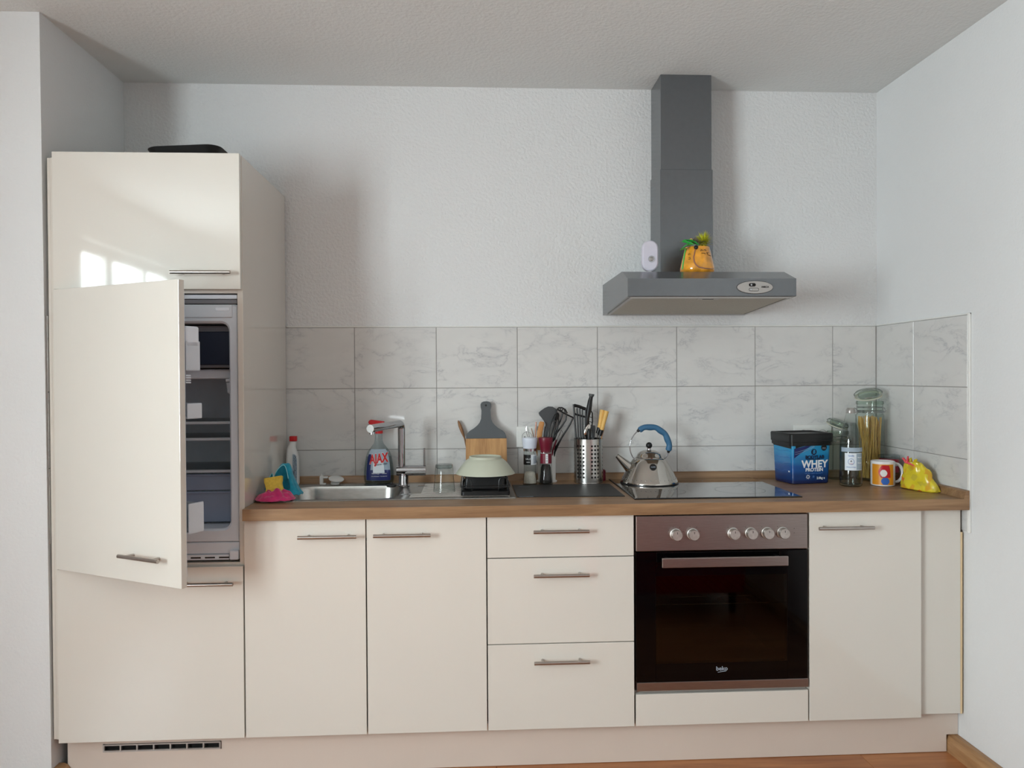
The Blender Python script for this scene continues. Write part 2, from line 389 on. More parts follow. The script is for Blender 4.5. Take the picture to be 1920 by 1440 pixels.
struct('wall_rear', bx(new(), XL-.2, XR+.15, YB-.15, YB, -.05, CEIL+.02), 'wall_smooth')
struct('ceiling', bx(new(), XL-.2, XR+.15, YB-.15, .15, CEIL, CEIL+.15), 'ceil')
fl = struct('floor', bx(new(), XL-.2, XR+.15, YB-.15, .15, -.1, -.008), 'dark')
# floor planks, each its own
pl = .193; me_p = None
r = 0; y = .05
while y > YB:
    off = (r*.47) % 1.28
    x = XL-off
    while x < XR:
        x0, x1 = max(x, XL), min(x+1.28, XR)
        if x1-x0 > .02:
            key = (round(x0, 3), round(x1, 3))
            b = bx(new(), x0+.0006, x1-.0006, -pl/2+.0005, pl/2-.0005, -.009, 0, .0008)
            p = obj('plank', b, 'floorwood', fl); p.location = (0, y-pl/2, 0)
        x += 1.28
    y -= pl; r += 1
w1 = bpy.data.objects.new('window_1', None); COL.objects.link(w1); w1.location = (XL-.1, (WY0+WY1)/2, WZ0); w1['kind'] = 'structure'; WORLD.add('window_1')
bm = new()
for (a, b_) in ((WY0, WY0+.07), (WY1-.07, WY1), (-3.24, -3.14), (-3.75, -3.69)): bx(bm, XL-.12, XL-.06, a, b_, WZ0, WZ1, .004)
bx(bm, XL-.119, XL-.061, WY0, WY1, WZ0, WZ0+.07, .004); bx(bm, XL-.119, XL-.061, WY0, WY1, WZ1-.07, WZ1, .004)
obj('window_frame', bm, 'white', w1)
obj('window_sill', bx(new(), XL-.06, XL+.03, WY0-.03, WY1+.03, WZ0-.025, WZ0, .004), 'white', w1)

# baseboards
def bboard(name, x0, x1, y0, y1, side):
    s = 1 if side == 'r' else -1
    pr = [(x1, 0), (x0, 0), (x0, .04), (x0+(x1-x0)*.25, .054), (x0+(x1-x0)*.6, .06), (x1, .06)] if s == 1 else [(x0, 0), (x1, 0), (x1, .04), (x1-(x1-x0)*.25, .054), (x0+(x1-x0)*.4, .06), (x0, .06)]
    bm = new(); A = [bm.verts.new((p[0], y0, p[1])) for p in pr]; B = [bm.verts.new((p[0], y1, p[1])) for p in pr]
    bm.faces.new(A); bm.faces.new(B[::-1]); bridge(bm, A, B); return struct(name, bm, 'baseboard')
bboard('baseboard_right', XR-.04, XR-.001, YB, -.515, 'r')
bboard('baseboard_left', -.026, .012, -.60, -.532, 'l')
bm = new(); bx(bm, XL, -.026, -.596, -.577, 0, .058, .004); struct('baseboard_left_front', bm, 'baseboard')

# tiles ------------------------------------------------------------
TH = .333; TV = .25
def tile_mesh(w, h):
    b = bx(new(), -w/2+.0013, w/2-.0013, -.0026, .0026, -h/2+.0013, h/2-.0013, .0009)
    bmesh.ops.recalc_face_normals(b, faces=b.faces); me = bpy.data.meshes.new('tile'); b.to_mesh(me); b.free(); me.materials.append(M['tile']); return me
meshes = {}
def tile(parent, c, w, h, rz=0):
    k = (round(w, 3), round(h, 3))
    if k not in meshes: meshes[k] = tile_mesh(w, h)
    o = bpy.data.objects.new('tile', meshes[k]); COL.objects.link(o); o.location = c; o.rotation_euler = (0, 0, rz); o.parent = parent
rows = [(ZT0-TV*i-TV, ZT0-TV*i) for i in range(3)]
xs = [.5405]+[.8741+TH*i for i in range(7)]+[XR-.006]
for (z0, z1) in rows:
    for a, b in zip(xs, xs[1:]): tile(wb, ((a+b)/2, -.0034, (z0+z1)/2), b-a, z1-z0)
    for a, b in ((-.272, -.006), (-.588, -.272)): tile(wr, (XR-.0034, (a+b)/2, (z0+z1)/2), b-a, z1-z0, -PI/2)
    for a, b in ((-.272, -.006), (-.570, -.272)): tile(wl, (-.0296, (a+b)/2, (z0+z1)/2+.004), b-a, z1-z0, PI/2)
obj('grout', bx(new(), .541, XR-.001, -.0045, 0, .792, ZT0-.001), 'grout', wb)
obj('grout', bx(new(), XR-.0045, XR, -.587, -.005, .792, ZT0-.001), 'grout', wr)
obj('grout', bx(new(), -.0365, -.0282, -.569, -.006, .796, ZT0+.003), 'grout', wl)
obj('corner_joint', bx(new(), XR-.009, XR-.003, -.009, -.003, .93, ZT0-.001), 'grout', wb)
obj('caulk_line', bx(new(), .6, XR-.006, -.0062, 0, ZT0, ZT0+.006, .0015), 'caulk', wb)
bm = new(); bx(bm, XR-.0068, XR, -.600, -.006, ZT0, ZT0+.006, .0015)
obj('caulk_line', bm, 'caulk', wr)
obj('tile_trim', bx(new(), XR-.0085, XR, -.600, -.5885, .789, ZT0+.006, .0015), 'caulk', wr)

# ================================================================== CABINETS
F = -.586; T = .908
def bar_handle(parent, x0, x1, z, world=True, y=F, loc=None):
    h = bx_h = new(); off = .03
    cyl(h, (x0, y-off, z), (x1, y-off, z), .006, n=16)
    for x in (x0+.03, x1-.03): cyl(h, (x, y-off, z), (x, y, z), .0042, n=10)
    return obj('handle', h, 'handle', parent, True, 'brushed steel bar handle')
def front(parent, name, x0, x1, z0, z1, y=F, m='cream'):
    return obj(name, bx(new(), x0, x1, y, y+.019, z0, z1, .0012, 2), m, parent)
def hnd(doorobj, x0, x1, z):   # handle is a sub-part: parented to the door
    h = bar_handle(None, x0, x1, z); h.parent = doorobj
    h.matrix_parent_inverse = (doorobj.matrix_parent_inverse.copy()).inverted() if False else Matrix.Identity(4)
    return h
# children of WORLD roots have identity world matrix, so their own children need no offset

# tall fridge housing
tall = thing('tall_cabinet', (.3, -.3, 0), 'tall cream gloss cabinet at left housing the fridge, its middle door standing open', 'cabinet', world=True)
bm = new()
bx(bm, .0005, .0175, F+.021, -.012, .15, 2.070, .0008); 
bx(bm, .0175, .5815, F+.021, -.012, 2.052, 2.070); bx(bm, .0175, .5815, F+.021, -.03, .152, .17)
bx(bm, .0175, .5815, F+.021, -.03, 1.617, 1.634); bx(bm, .0175, .5815, F+.021, -.03, .708, .727); bx(bm, .0175, .5815, -.022, -.014, .17, 2.05)
obj('carcass', bm, 'cream_side', tall)
obj('side_panel', bx(new(), .5815, .5995, F+.0205, -.012, .15, 2.071, .001), 'cream_side', tall)
bm = new(); bx(bm, -.0235, -.0135, F+.019, F+.036, .155, 2.058, .001); bx(bm, -.0128, -.0005, F+.016, F+.04, .155, 2.058, .001)
obj('filler_strip', bm, 'cream_side', tall)
d = front(tall, 'door', .002, .598, 1.6285, 2.073); hnd(d, .385, .575, 1.680)
d = front(tall, 'door', .002, .598, .150, .7175); hnd(d, .385, .5745, .667)
# open fridge door
ang = math.atan2(.262, .4985); dl = .5655
fd = bpy.data.objects.new('fridge_door', obj('tmp', bx(new(), 0, dl, 0, .020, .7205, 1.6265, .0012, 2), 'cream').data)
bpy.data.objects.remove(bpy.data.objects['tmp']); COL.objects.link(fd); fd.parent = tall
fd.matrix_parent_inverse = Matrix.Translation(-Vector(tall.location)); fd.location = (.003, -.590, 0); fd.rotation_euler = (0, 0, -ang)
fd['label'] = 'cream gloss door swung open towards the viewer'
h = new(); hx0, hx1, hz = .335, .505, .802
cyl(h, (hx0, -.03, hz), (hx1, -.03, hz), .006, n=16)
for x in (hx0+.03, hx1-.03): cyl(h, (x, -.03, hz), (x, 0, hz), .0042, n=10)
obj('handle', h, 'handle', fd, True, 'brushed steel bar handle')

# the fridge
fr = thing('fridge', (.3, -.3, .727), 'white built-in fridge with empty glass shelves, seen through the open cabinet door', 'fridge', world=True)
X0, X1 = .022, .578; FY = -.548
bm = new(); cx, cz = .2945, 1.178; ow, oh = .517, .698   # cavity mouth
outer = [(X0, .745), (X1, .745), (X1, 1.595), (X0, 1.595)]
inn = rrect(ow, oh, .03, 6, cx, cz)
def rect_proj(p, c, x0, x1, z0, z1):
    dx, dz = p[0]-c[0], p[1]-c[1]; t = min((x1-c[0])/dx if dx > 1e-9 else ((x0-c[0])/dx if dx < -1e-9 else 1e9), (z1-c[1])/dz if dz > 1e-9 else ((z0-c[1])/dz if dz < -1e-9 else 1e9))
    return (c[0]+dx*t, c[1]+dz*t)
out = [rect_proj(p, (cx, cz), X0, X1, .792, 1.582) for p in inn]
loops = [[(p[0], -.07, p[1]) for p in out], [(p[0], FY, p[1]) for p in out], [(p[0], FY-.004, p[1]) for p in [(q[0]*.985+cx*.015, q[1]*.99+cz*.01) for q in out]], [(p[0], FY-.004, p[1]) for p in inn]]
loft(bm, loops, False, False)
bx(bm, X0, X1, -.068, -.052, .75, 1.59)
obj('body', bm, 'fridge_white', fr)
bm = new()
inn2 = rrect(ow-.012, oh-.012, .028, 6, cx, cz)
loft(bm, [[(p[0], FY-.004, p[1]) for p in inn], [(p[0], FY+.004, p[1]) for p in inn2], [(p[0], -.20, p[1]) for p in inn2]], False, True)
obj('liner', bm, 'fridge_in', fr)
bm = new(); bx(bm, X0, X1, -.555, -.5, 1.5835, 1.598, .002)
obj('top_vent', bm, 'fridge_grey', fr)
obj('top_trim', bx(new(), X0, X1, -.557, -.5, 1.5995, 1.6135, .001), 'fridge_white', fr)
obj('fascia', bx(new(), X0+.01, .561, -.556, -.5515, 1.538, 1.581, .002), 'fridge_white', fr)
obj('badge', bx(new(), .507, .552, -.5575, -.5555, 1.560, 1.571, .001), 'fridge_in', fr)
obj('bottom_panel', bx(new(), X0, X1, -.553, -.49, .752, .791, .002), 'fridge_white', fr)
obj('grille_strip', bx(new(), X0, .545, -.560, -.49, .734, .7515, .001), 'fridge_white', fr)
bm = new()
for i in range(11): bx(bm, .052+i*.046, .085+i*.046, -.5606, -.559, .7395, .7445, .0004)
sl = obj('grille_slots', bm, 'print_black', fr)
obj('hinge_block', bx(new(), .548, .578, -.568, -.50, .7345, .766, .004, 2), 'fridge_white', fr)
ix0, ix1 = cx-ow/2+.008, cx+ow/2-.008
fz = obj('freezer_box', bx(new(), ix0, ix1, -.50, -.205, 1.372, 1.515, .004), 'fridge_grey', fr)
obj('freezer_flap', bx(new(), ix0+.01, ix1-.008, -.506, -.501, 1.382, 1.495, .003), 'fridge_dark', fr, label='dark blue freezer flap')
obj('drip_tray', bx(new(), ix0+.002, ix1-.002, -.47, -.205, 1.335, 1.368, .006, 2), 'fridge_in', fr)
for z in (1.186, 1.130, 1.020):
    s = obj('shelf', bx(new(), ix0+.001, ix1-.001, -.47, -.205, z-.004, z+.001), 'glass', fr)
    obj('shelf_edge', bx(new(), ix0+.001, ix1-.001, -.478, -.466, z-.006, z+.003, .001), 'fridge_white', s)
for z0, z1 in ((.842, .948), (.951, 1.008)): bm = new(); bx(bm, ix0+.005, ix1-.008, -.462, -.455, z0, z1, .002); bx(bm, ix0+.005, ix1-.008, -.468, -.453, z1-.008, z1, .003); obj('salad_drawer', bm, 'drawer_blue', fr)
bm = new(); bx(bm, .525, .547, -.52, -.49, 1.325, 1.335, .002); lathe(bm, [(0, -.04), (.012, -.035), (.016, 0), (0, .0)], (.538, -.50, 1.322), 14)
obj('thermostat', bm, 'fridge_white', fr)
# its inner door, hung behind the open cabinet door
idr = bpy.data.objects.new('inner_door', obj('tmp', bx(new(), .015, .535, .022, .052, .735, 1.60, .008, 2), 'fridge_white').data)
bpy.data.objects.remove(bpy.data.objects['tmp']); COL.objects.link(idr); idr.parent = fr; idr.matrix_parent_inverse = Matrix.Translation(-Vector(fr.location))
idr.location = (.003, -.590, 0); idr.rotation_euler = (0, 0, -ang)
def rack(z0, z1, x1=.533, d=.106, zt=None):
    b = new(); bx(b, .05, x1, .053, d, z0, z0+.006, .002); bx(b, .05, x1, d-.004, d, z0, z1, .003, 2)
    bx(b, x1-.004, x1, .053, d, z0, zt or z1, .003, 2); bx(b, .05, .054, .053, d, z0, zt or z1, .003, 2)
    obj('door_rack', b, 'fridge_white', idr)
rack(1.36, 1.45); rack(1.215, 1.262, .537, .108); rack(.868, .955, .538, .110, .96)
obj('rack_cover', bx(new(), .40, .533, .054, .104, 1.43, 1.495, .006, 2), 'fridge_in', idr)
b = new()
for i in range(4): bx(b, .50, .532, .053, .072, 1.322+i*.007, 1.327+i*.007, .001)
obj('egg_holder', b, 'fridge_white', idr)

# sink cabinet
sc = thing('sink_cabinet', (1.0, -.3, .15), 'cream base cabinet under the sink with two doors', 'cabinet', world=True)
bm = new(); bx(bm, .6015, .617, F+.021, -.03, .15, .868); bx(bm, 1.383, 1.3985, F+.021, -.03, .15, .868); bx(bm, .617, 1.383, F+.021, -.03, .15, .166); bx(bm, .617, 1.383, -.04, -.03, .166, .868)
bx(bm, .617, 1.383, F+.021, F+.04, .80, .868)
obj('carcass', bm, 'cream_side', sc)
d = front(sc, 'door', .6025, .998, .150, .868); hnd(d, .783, .973, .8145)
d = front(sc, 'door', 1.002, 1.398, .150, .868); hnd(d, 1.028, 1.215, .8155)
# drawer cabinet
dc = thing('drawer_cabinet', (1.65, -.3, .15), 'cream base cabinet with three drawers, left of the oven', 'cabinet', world=True)
bm = new(); bx(bm, 1.4015, 1.417, F+.021, -.03, .15, .868); bx(bm, 1.883, 1.8985, F+.021, -.03, .15, .868); bx(bm, 1.417, 1.883, F+.021, -.03, .15, .166); bx(bm, 1.417, 1.883, -.04, -.03, .166, .868)
obj('carcass', bm, 'cream_side', dc)
for z0, z1, hz in ((.7300, .868, .820), (.4400, .7270, .6735), (.150, .4370, .3835)):
    d = front(dc, 'drawer', 1.402, 1.8965, z0, z1); hnd(d, 1.555, 1.741, hz)
    bx_ = obj('drawer_box', bx(new(), 1.425, 1.875, F+.025, -.08, z0+.015, z0+.09), 'cream_side', d)
# oven housing
oc = thing('oven_cabinet', (2.2, -.3, .15), 'cream housing around the oven with a blank panel below it', 'cabinet', world=True)
bm = new(); bx(bm, 1.9, 1.9015, F+.03, -.03, .15, .868); bx(bm, 2.4985, 2.5, F+.03, -.03, .15, .868); bx(bm, 1.9015, 2.4985, F+.021, -.03, .15, .166); bx(bm, 1.9015, 2.4985, F+.025, -.03, .245, .262)
obj('carcass', bm, 'cream_side', oc)
front(oc, 'bottom_panel', 1.902, 2.498, .150, .2575)
# right cabinet
rc = thing('base_cabinet', (2.7, -.3, .15), 'cream base cabinet with one door, right of the oven', 'cabinet', world=True)
bm = new(); bx(bm, 2.5015, 2.517, F+.021, -.03, .15, .868); bx(bm, 2.883, 2.8985, F+.021, -.03, .15, .868); bx(bm, 2.517, 2.883, F+.021, -.03, .15, .166); bx(bm, 2.517, 2.883, -.04, -.03, .166, .868)
obj('carcass', bm, 'cream_side', rc)
d = front(rc, 'door', 2.503, 2.897, .150, .868); hnd(d, 2.523, 2.714, .8165)
fp = thing('filler_panel', (2.98, -.56, .152), 'narrow cream filler panel between the right base cabinet and the right wall', 'panel', world=True)
obj('panel', bx(new(), 2.8995, 3.050, -.566, -.548, .152, .868, .001), 'cream', fp)
obj('raw_edge', bx(new(), 3.0503, 3.0575, -.566, -.548, .150, .786, .001), 'edge', fp, label='unpainted pale wood edge')
# plinth
ph = thing('plinth', (1.5, -.53, 0), 'cream plinth board running under all the base cabinets with a vent grille', 'plinth', world=True)
bm = new(); bx(bm, .001, .116, -.531, -.513, .002, .1485); bx(bm, .504, 3.022, -.531, -.513, .002, .1485); bx(bm, .116, .504, -.531, -.513, .002, .09); bx(bm, .116, .504, -.531, -.513, .117, .1485)
bx(bm, 3.022, 3.064, -.531, -.513, .062, .1485)
obj('board', bm, 'plinth', ph)
g = new(); gx0, gx1, gz0, gz1 = .117, .503, .091, .116
bx(g, gx0, gx1, -.535, -.529, gz0, gz0+.005); bx(g, gx0, gx1, -.535, -.529, gz1-.004, gz1); 
for i in range(8):
    x = gx0+(gx1-gx0-.005)*i/7; bx(g, x, x+.005, -.5352, -.529, gz0, gz1)
obj('vent_grille', g, 'silver_plastic', ph)
obj('vent_back', bx(new(), .116, .504, -.52, -.512, .09, .117), 'dark', ph)

# worktop
wt = thing('worktop', (1.83, -.3, .87), 'oak-look laminate worktop running from the tall cabinet to the right wall', 'worktop', world=True)
bm = new(); sx0, sx1, sy0, sy1 = .655, 1.09, -.445, -.115
bx(bm, .603, 3.055, -.605, sy0, .870, T); bx(bm, .603, 3.055, sy1, -.009, .870, T); bx(bm, .603, sx0, sy0, sy1, .870, T); bx(bm, sx1, 3.055, sy0, sy1, .870, T)
bmesh.ops.remove_doubles(bm, verts=bm.verts, dist=1e-5)
obj('slab', bm, 'worktop', wt)
u1 = obj('upstand', prism(new(), [(-.0068, T), (-.027, T), (-.021, .932), (-.0165, .9355), (-.0068, .9365)], 'x', .603, 3.055), 'worktop'); tag(u1, 'long oak-look upstand strip along the foot of the back wall tiles', 'upstand', 'worktop upstands')
u2 = obj('upstand', prism(new(), [(3.0565, T), (3.038, T), (3.043, .932), (3.048, .9355), (3.0565, .9365)], 'y', -.603, -.0272), 'worktop'); tag(u2, 'short oak-look upstand strip along the foot of the right wall tiles', 'upstand', 'worktop upstands')

# ================================================================== OVEN
ov = thing('oven', (2.2, -.3, .268), 'built-in stainless steel oven with black glass door under the hob', 'oven', world=True)
obj('control_panel', bx(new(), 1.903, 2.4935, -.592, -.568, .7445, .8635, .002, 2), 'steel_panel', ov)
bm = new(); bx(bm, 1.906, 2.494, -.575, -.05, .27, .30); bx(bm, 1.906, 2.494, -.06, -.05, .30, .86); bx(bm, 1.906, 1.93, -.562, -.06, .3, .866); bx(bm, 2.47, 2.494, -.562, -.06, .3, .866); bx(bm, 1.93, 2.47, -.562, -.06, .72, .868)
obj('body', bm, 'oven_in', ov)
dr = obj('door', new() if False else (lambda b: (bx(b, 1.903, 1.970, -.590, -.565, .300, .7405, .001), bx(b, 2.4235, 2.4945, -.590, -.565, .300, .7405, .001), bx(b, 1.970, 2.4235, -.590, -.565, .300, .360), bx(b, 1.970, 2.4235, -.590, -.565, .659, .7405), b)[-1])(new()), 'oven_black', ov, label='black glass oven door')
obj('window_pane', bx(new(), 1.970, 2.4235, -.5888, -.5848, .360, .659), 'oven_pane', dr)
h = new(); bx(h, 1.982, 2.4105, -.632, -.622, .697, .7295, .002, 2)
for x in (2.0, 2.38): bx(h, x, x+.014, -.622, -.59, .705, .722, .001)
obj('handle', h, 'steel_panel', dr)
obj('bottom_trim', bx(new(), 1.905, 2.497, -.590, -.568, .2695, .2985, .001), 'steel_panel', ov)
for kx in (2.0385, 2.0965, 2.2355, 2.296, 2.3525, 2.4065):
    k = new(); mt = Matrix.Rotation(PI/2, 4, 'X')
    lathe(k, [(0, 0), (.0200, 0), (.0200, .003), (.0182, .004), (.0180, .020), (.0165, .0225), (0, .0225)], (kx, -.5925, .8005), 28, mtx=mt)
    kn = obj('knob', k, 'knob', ov, True)
    obj('pointer', bx(new(), kx-.0008, kx+.0008, -.6155, -.6148, .805, .812), 'print_black', kn)
bm = new()
for kx in (2.0385, 2.0965, 2.2355, 2.296, 2.3525, 2.4065):
    for a in ((150, 110, 60, 20, -60) if kx < 2.2 else (130,)):
        bx(bm, kx+.027*math.cos(math.radians(a))-.0009, kx+.027*math.cos(math.radians(a))+.0009, -.5926, -.592, .8005+.027*math.sin(math.radians(a))-.0009, .8005+.027*math.sin(math.radians(a))+.0009)
for z in (.798, .813): bx(bm, 2.446, 2.448, -.5926, -.592, z, z+.002)
obj('dial_marks', bm, 'print_black', ov)['kind'] = 'stuff'
bm = new(); zr = .535   # rack wires
tube(bm, [(1.95, -.50, zr-.004), (1.985, -.505, zr), (2.41, -.505, zr), (2.45, -.50, zr)], .0022)
for a, b_ in ((2.04, 2.19), (2.205, 2.35)): tube(bm, [(a, -.507, zr), (a+.004, -.507, zr+.024), (a+.014, -.507, zr+.027), (b_-.016, -.507, zr+.027), (b_-.008, -.507, zr+.022), (b_, -.507, zr)], .0018)
tube(bm, [(1.95, -.12, zr), (2.45, -.12, zr)], .002)
for i in range(14): tube(bm, [(1.99+i*.032, -.505, zr), (1.99+i*.032, -.12, zr)], .0013, 6)
obj('oven_rack', bm, 'wire', ov)
# wire rack's maker mark on the door
text('beko', 'print_grey', dr, .020, lambda x, y, h_: (2.196+x, -.5902-h_, .3405+y), bold=.0004, name='lettering')
obj('logo_stroke', prism(new(), [(2.182, .3275), (2.211, .331), (2.211, .3325), (2.182, .3292)], 'y', -.5905, -.5900), 'print_grey', dr)

# ================================================================== HOB and things on it
hb = thing('hob', (2.21, -.28, T), 'black glass ceramic hob set in the worktop with the kettle on it', 'hob', world=True)
bm = new(); bx(bm, 1.916, 2.504, -.522, -.034, T+.0003, T+.005, .0012, 2); obj('glass_plate', bm, 'hob', hb)
bm = new(); bx(bm, 1.9135, 2.5065, -.5245, -.0315, T+.0002, T+.0032, .0006); obj('frame', bm, 'black', hb)
HT = T+.005
for (x, y, r_) in ((2.07, -.16, .09), (2.06, -.38, .072), (2.34, -.15, .072), (2.34, -.37, .09)):
    bm = new(); A = ring(bm, Vector((x, y, HT+.0002)), Vector((1, 0, 0)), Vector((0, 1, 0)), r_, 48); B = ring(bm, Vector((x, y, HT+.0002)), Vector((1, 0, 0)), Vector((0, 1, 0)), r_-.0008, 48); bridge(bm, A, B)
    obj('cooking_zone', bm, 'grey_plastic', hb)

kt = thing('kettle', (2.0535, -.150, HT), 'polished steel kettle with blue grip and black knob standing on the hob', 'kettle')
b = lathe(new(), [(0, .0015), (.108, .0015), (.1135, .004), (.1135, .0075), (.112, .010), (.100, .032), (.086, .058), (.0735, .080), (.064, .093), (.057, .0985), (.0515, .100), (.0515, .097)], n=64)
body = obj('body', b, 'mirror', kt, True)
obj('base_ring', lathe(new(), [(.106, .0), (.1142, .0), (.1142, .004), (.106, .004), (.106, 0)], n=64), 'black', kt, True)
lid = obj('lid', lathe(new(), [(.0525, .099), (.0525, .102), (.049, .105), (.0455, .113), (.037, .121), (.024, .1275), (.009, .130), (0, .130)], n=48), 'mirror', kt, True)
obj('knob_neck', lathe(new(), [(.0075, .129), (.0065, .133), (.0075, .139), (0, .139)], n=16), 'chrome', lid, True)
obj('knob', lathe(new(), [(.0125*math.sin(PI*i/12), .1475-.0125*math.cos(PI*i/12)) for i in range(13)], n=24), 'black', lid, True, 'black ball knob')
cz = .142
def arc(a): return Vector((.0018+.0785*math.cos(a), 0, cz+.0785*math.sin(a)))
hr = [Vector((-.053, 0, .098))]+[arc(math.radians(a)) for a in range(212, -37, -8)]+[Vector((.056, 0, .097))]
obj('handle_rod', tube(new(), hr, .0022, 10), 'chrome', kt, True)
gr = []; rr = []
for i in range(29):
    a = math.radians(122-i*134/28); p = arc(a); gr.append(p*1.0+Vector((0, 0, 0))-Vector((math.cos(a), 0, math.sin(a)))*(.0013*math.cos(i/28*8*PI))); rr.append((.0118+.0008*math.cos(i/28*8*PI)) if 0 < i < 28 else .0105)
g_ = obj('grip', tube(new(), gr, rr, 16), 'blue_grip', kt, True, 'blue moulded grip')
for a in (127, -17): bm = new(); cyl(bm, arc(math.radians(a-5 if a > 0 else a+5)), arc(math.radians(a+2 if a > 0 else a-2)), .007, .0045, 14); obj('grip_end', bm, 'black', kt, True)
s0, s1 = Vector((-.070, 0, .052)), Vector((-.129, 0, .1085)); a_, b_ = frame(s1-s0)
bm = new(); A = ring(bm, s0, a_, b_, .0235, 28); B = ring(bm, s1, a_, b_, .0085, 28); C = ring(bm, s1+(s1-s0).normalized()*-.002, a_, b_, .007, 28); D = ring(bm, s0, a_, b_, .018, 28)
bridge(bm, A, B); bridge(bm, B, C); bridge(bm, C, D); obj('spout', bm, 'mirror', kt, True)
bz = .070; br = .0795
tm = Matrix.Rotation(math.radians(-(90-52)), 4, 'X')
def kb(x, y, h_):
    # badge plane lies on the cone front
    u_ = Vector((0, .47, .88)).normalized(); nrm = Vector((0, -.88, .47)).normalized()
    return Vector((-.0035, -br, bz))+Vector((1, 0, 0))*x+u_*y+nrm*(h_+.0005)
bm = new(); A = [bm.verts.new(kb(.0135*math.cos(t*PI/16), .0135*math.sin(t*PI/16), -.006)) for t in range(32)]; B = [bm.verts.new(kb(.0135*math.cos(t*PI/16), .0135*math.sin(t*PI/16), .0012)) for t in range(32)]
bridge(bm, A, B); bm.faces.new(B); bd = obj('badge', bm, 'black', kt)
text('ALESSI', 'print_grey', bd, .0062, lambda x, y, h_: kb(x, y, h_+.0012), bold=.0001)
bm = new()
for i in range(36):
    a = 2*PI*i/36; bmesh.ops.create_uvsphere(bm, u_segments=8, v_segments=5, radius=.0016, matrix=Matrix.Translation((.1065*math.cos(a), .1065*math.sin(a), .0205)))
obj('rivet_ring', bm, 'chrome', kt, True)

# ================================================================== COOKER HOOD
hd = thing('cooker_hood', (2.2, -.25, 1.588), 'grey metal cooker hood with chimney on the wall above the hob', 'cooker hood', world=True)
HX0, HX1 = 1.897, 2.496
prof = [(0, 1.5885), (-.004, 1.5885), (-.499, 1.6135), (-.502, 1.615), (-.502, 1.676), (-.4, 1.7135), (0, 1.7145)]
bm = prism(new(), prof, 'x', HX0, HX1)
hood = obj('canopy', bm, 'grey_metal', hd)
def hu(y): return 1.5885+(-.004-y)*.0505          # underside height
def slabu(x0, x1, y0, y1, t, m, name, par):
    b = new(); P = [(x0, y0), (x1, y0), (x1, y1), (x0, y1)]
    A = [b.verts.new((x, y, hu(y)-t)) for x, y in P]; B = [b.verts.new((x, y, hu(y)+.001)) for x, y in P]
    b.faces.new(A); b.faces.new(B[::-1]); bridge(b, A, B); return obj(name, b, m, par)
slabu(HX0+.012, HX1-.012, -.488, -.478, .004, 'silver_plastic', 'filter_frame', hd)
slabu(HX0+.012, HX1-.012, -.055, -.045, .004, 'silver_plastic', 'filter_frame', hd)
slabu(HX0+.012, HX0+.022, -.478, -.055, .004, 'silver_plastic', 'filter_frame', hd)
slabu(HX1-.022, HX1-.012, -.478, -.055, .004, 'silver_plastic', 'filter_frame', hd)
fl_ = slabu(HX0+.024, HX1-.024, -.476, -.057, .0022, 'filter', 'grease_filter', hd)
slabu(2.155, 2.23, -.474, -.455, .0045, 'silver_plastic', 'latch', fl_)
slabu(2.172, 2.212, -.468, -.462, .0052, 'dark', 'latch_slot', fl_)
obj('chimney', bx(new(), 2.0985, 2.3085, -.166, -.002, 1.7148, 2.150, .0012), 'grey_metal', hd)
obj('chimney_top', bx(new(), 2.1025, 2.3060, -.160, -.002, 2.150, CEIL-.001, .0012), 'grey_metal', hd)
bm = new()
def oval(bm, cx_, cz_, rx, rz, y0, y1, n=48):
    A = [bm.verts.new((cx_+rx*math.cos(2*PI*i/n), y0, cz_+rz*math.sin(2*PI*i/n))) for i in range(n)]
    B = [bm.verts.new((cx_+rx*.985*math.cos(2*PI*i/n), y1, cz_+rz*.96*math.sin(2*PI*i/n))) for i in range(n)]
    bridge(bm, A, B); bm.faces.new(B); return bm
cp = obj('control_plate', oval(new(), 2.3475, 1.6450, .0645, .0225, -.5015, -.5045), 'silver_plastic', hd)
obj('plate_seam', oval(new(), 2.3475, 1.6450, .0662, .0240, -.5015, -.5026), 'print_black', hd)
def slot(x0, x1, z, r_, m, y1, name, par):
    pts = [(x0+r_*math.cos(a), z+r_*math.sin(a)) for a in [PI/2+PI*i/10 for i in range(11)]]+[(x1+r_*math.cos(a), z+r_*math.sin(a)) for a in [-PI/2+PI*i/10 for i in range(11)]]
    return obj(name, prism(new(), pts, 'y', -.5035, y1), m, par)
s_ = slot(2.331, 2.344, 1.6535, .0048, 'dark', -.5052, 'switch_slot', cp); s2 = slot(2.331, 2.355, 1.637, .0044, 'silver_plastic', -.5052, 'switch_slot', cp)
for z in (1.6535, 1.637):
    bm = new(); xe = 2.344 if z > 1.65 else 2.355; rr2 = .0054
    tube(bm, [(2.331+rr2*math.cos(a), -.5052, z+rr2*math.sin(a)) for a in [PI/2+PI*i/8 for i in range(9)]]+[(xe+rr2*math.cos(a), -.5052, z+rr2*math.sin(a)) for a in [-PI/2+PI*i/8 for i in range(9)]], .0006, 5, True); obj('slot_rim', bm, 'print_black', cp)
    obj('slider', lathe(new(), [(0, 0), (.0042, 0), (.0036, .002), (0, .003)], (2.3335, -.5048, z), 16, mtx=Matrix.Rotation(PI/2, 4, 'X')), 'chrome', cp, True)
text('AMICA', 'print_black', cp, .0088, lambda x, y, h_: (2.383+x, -.5046-h_, 1.6460+y), bold=.0002)

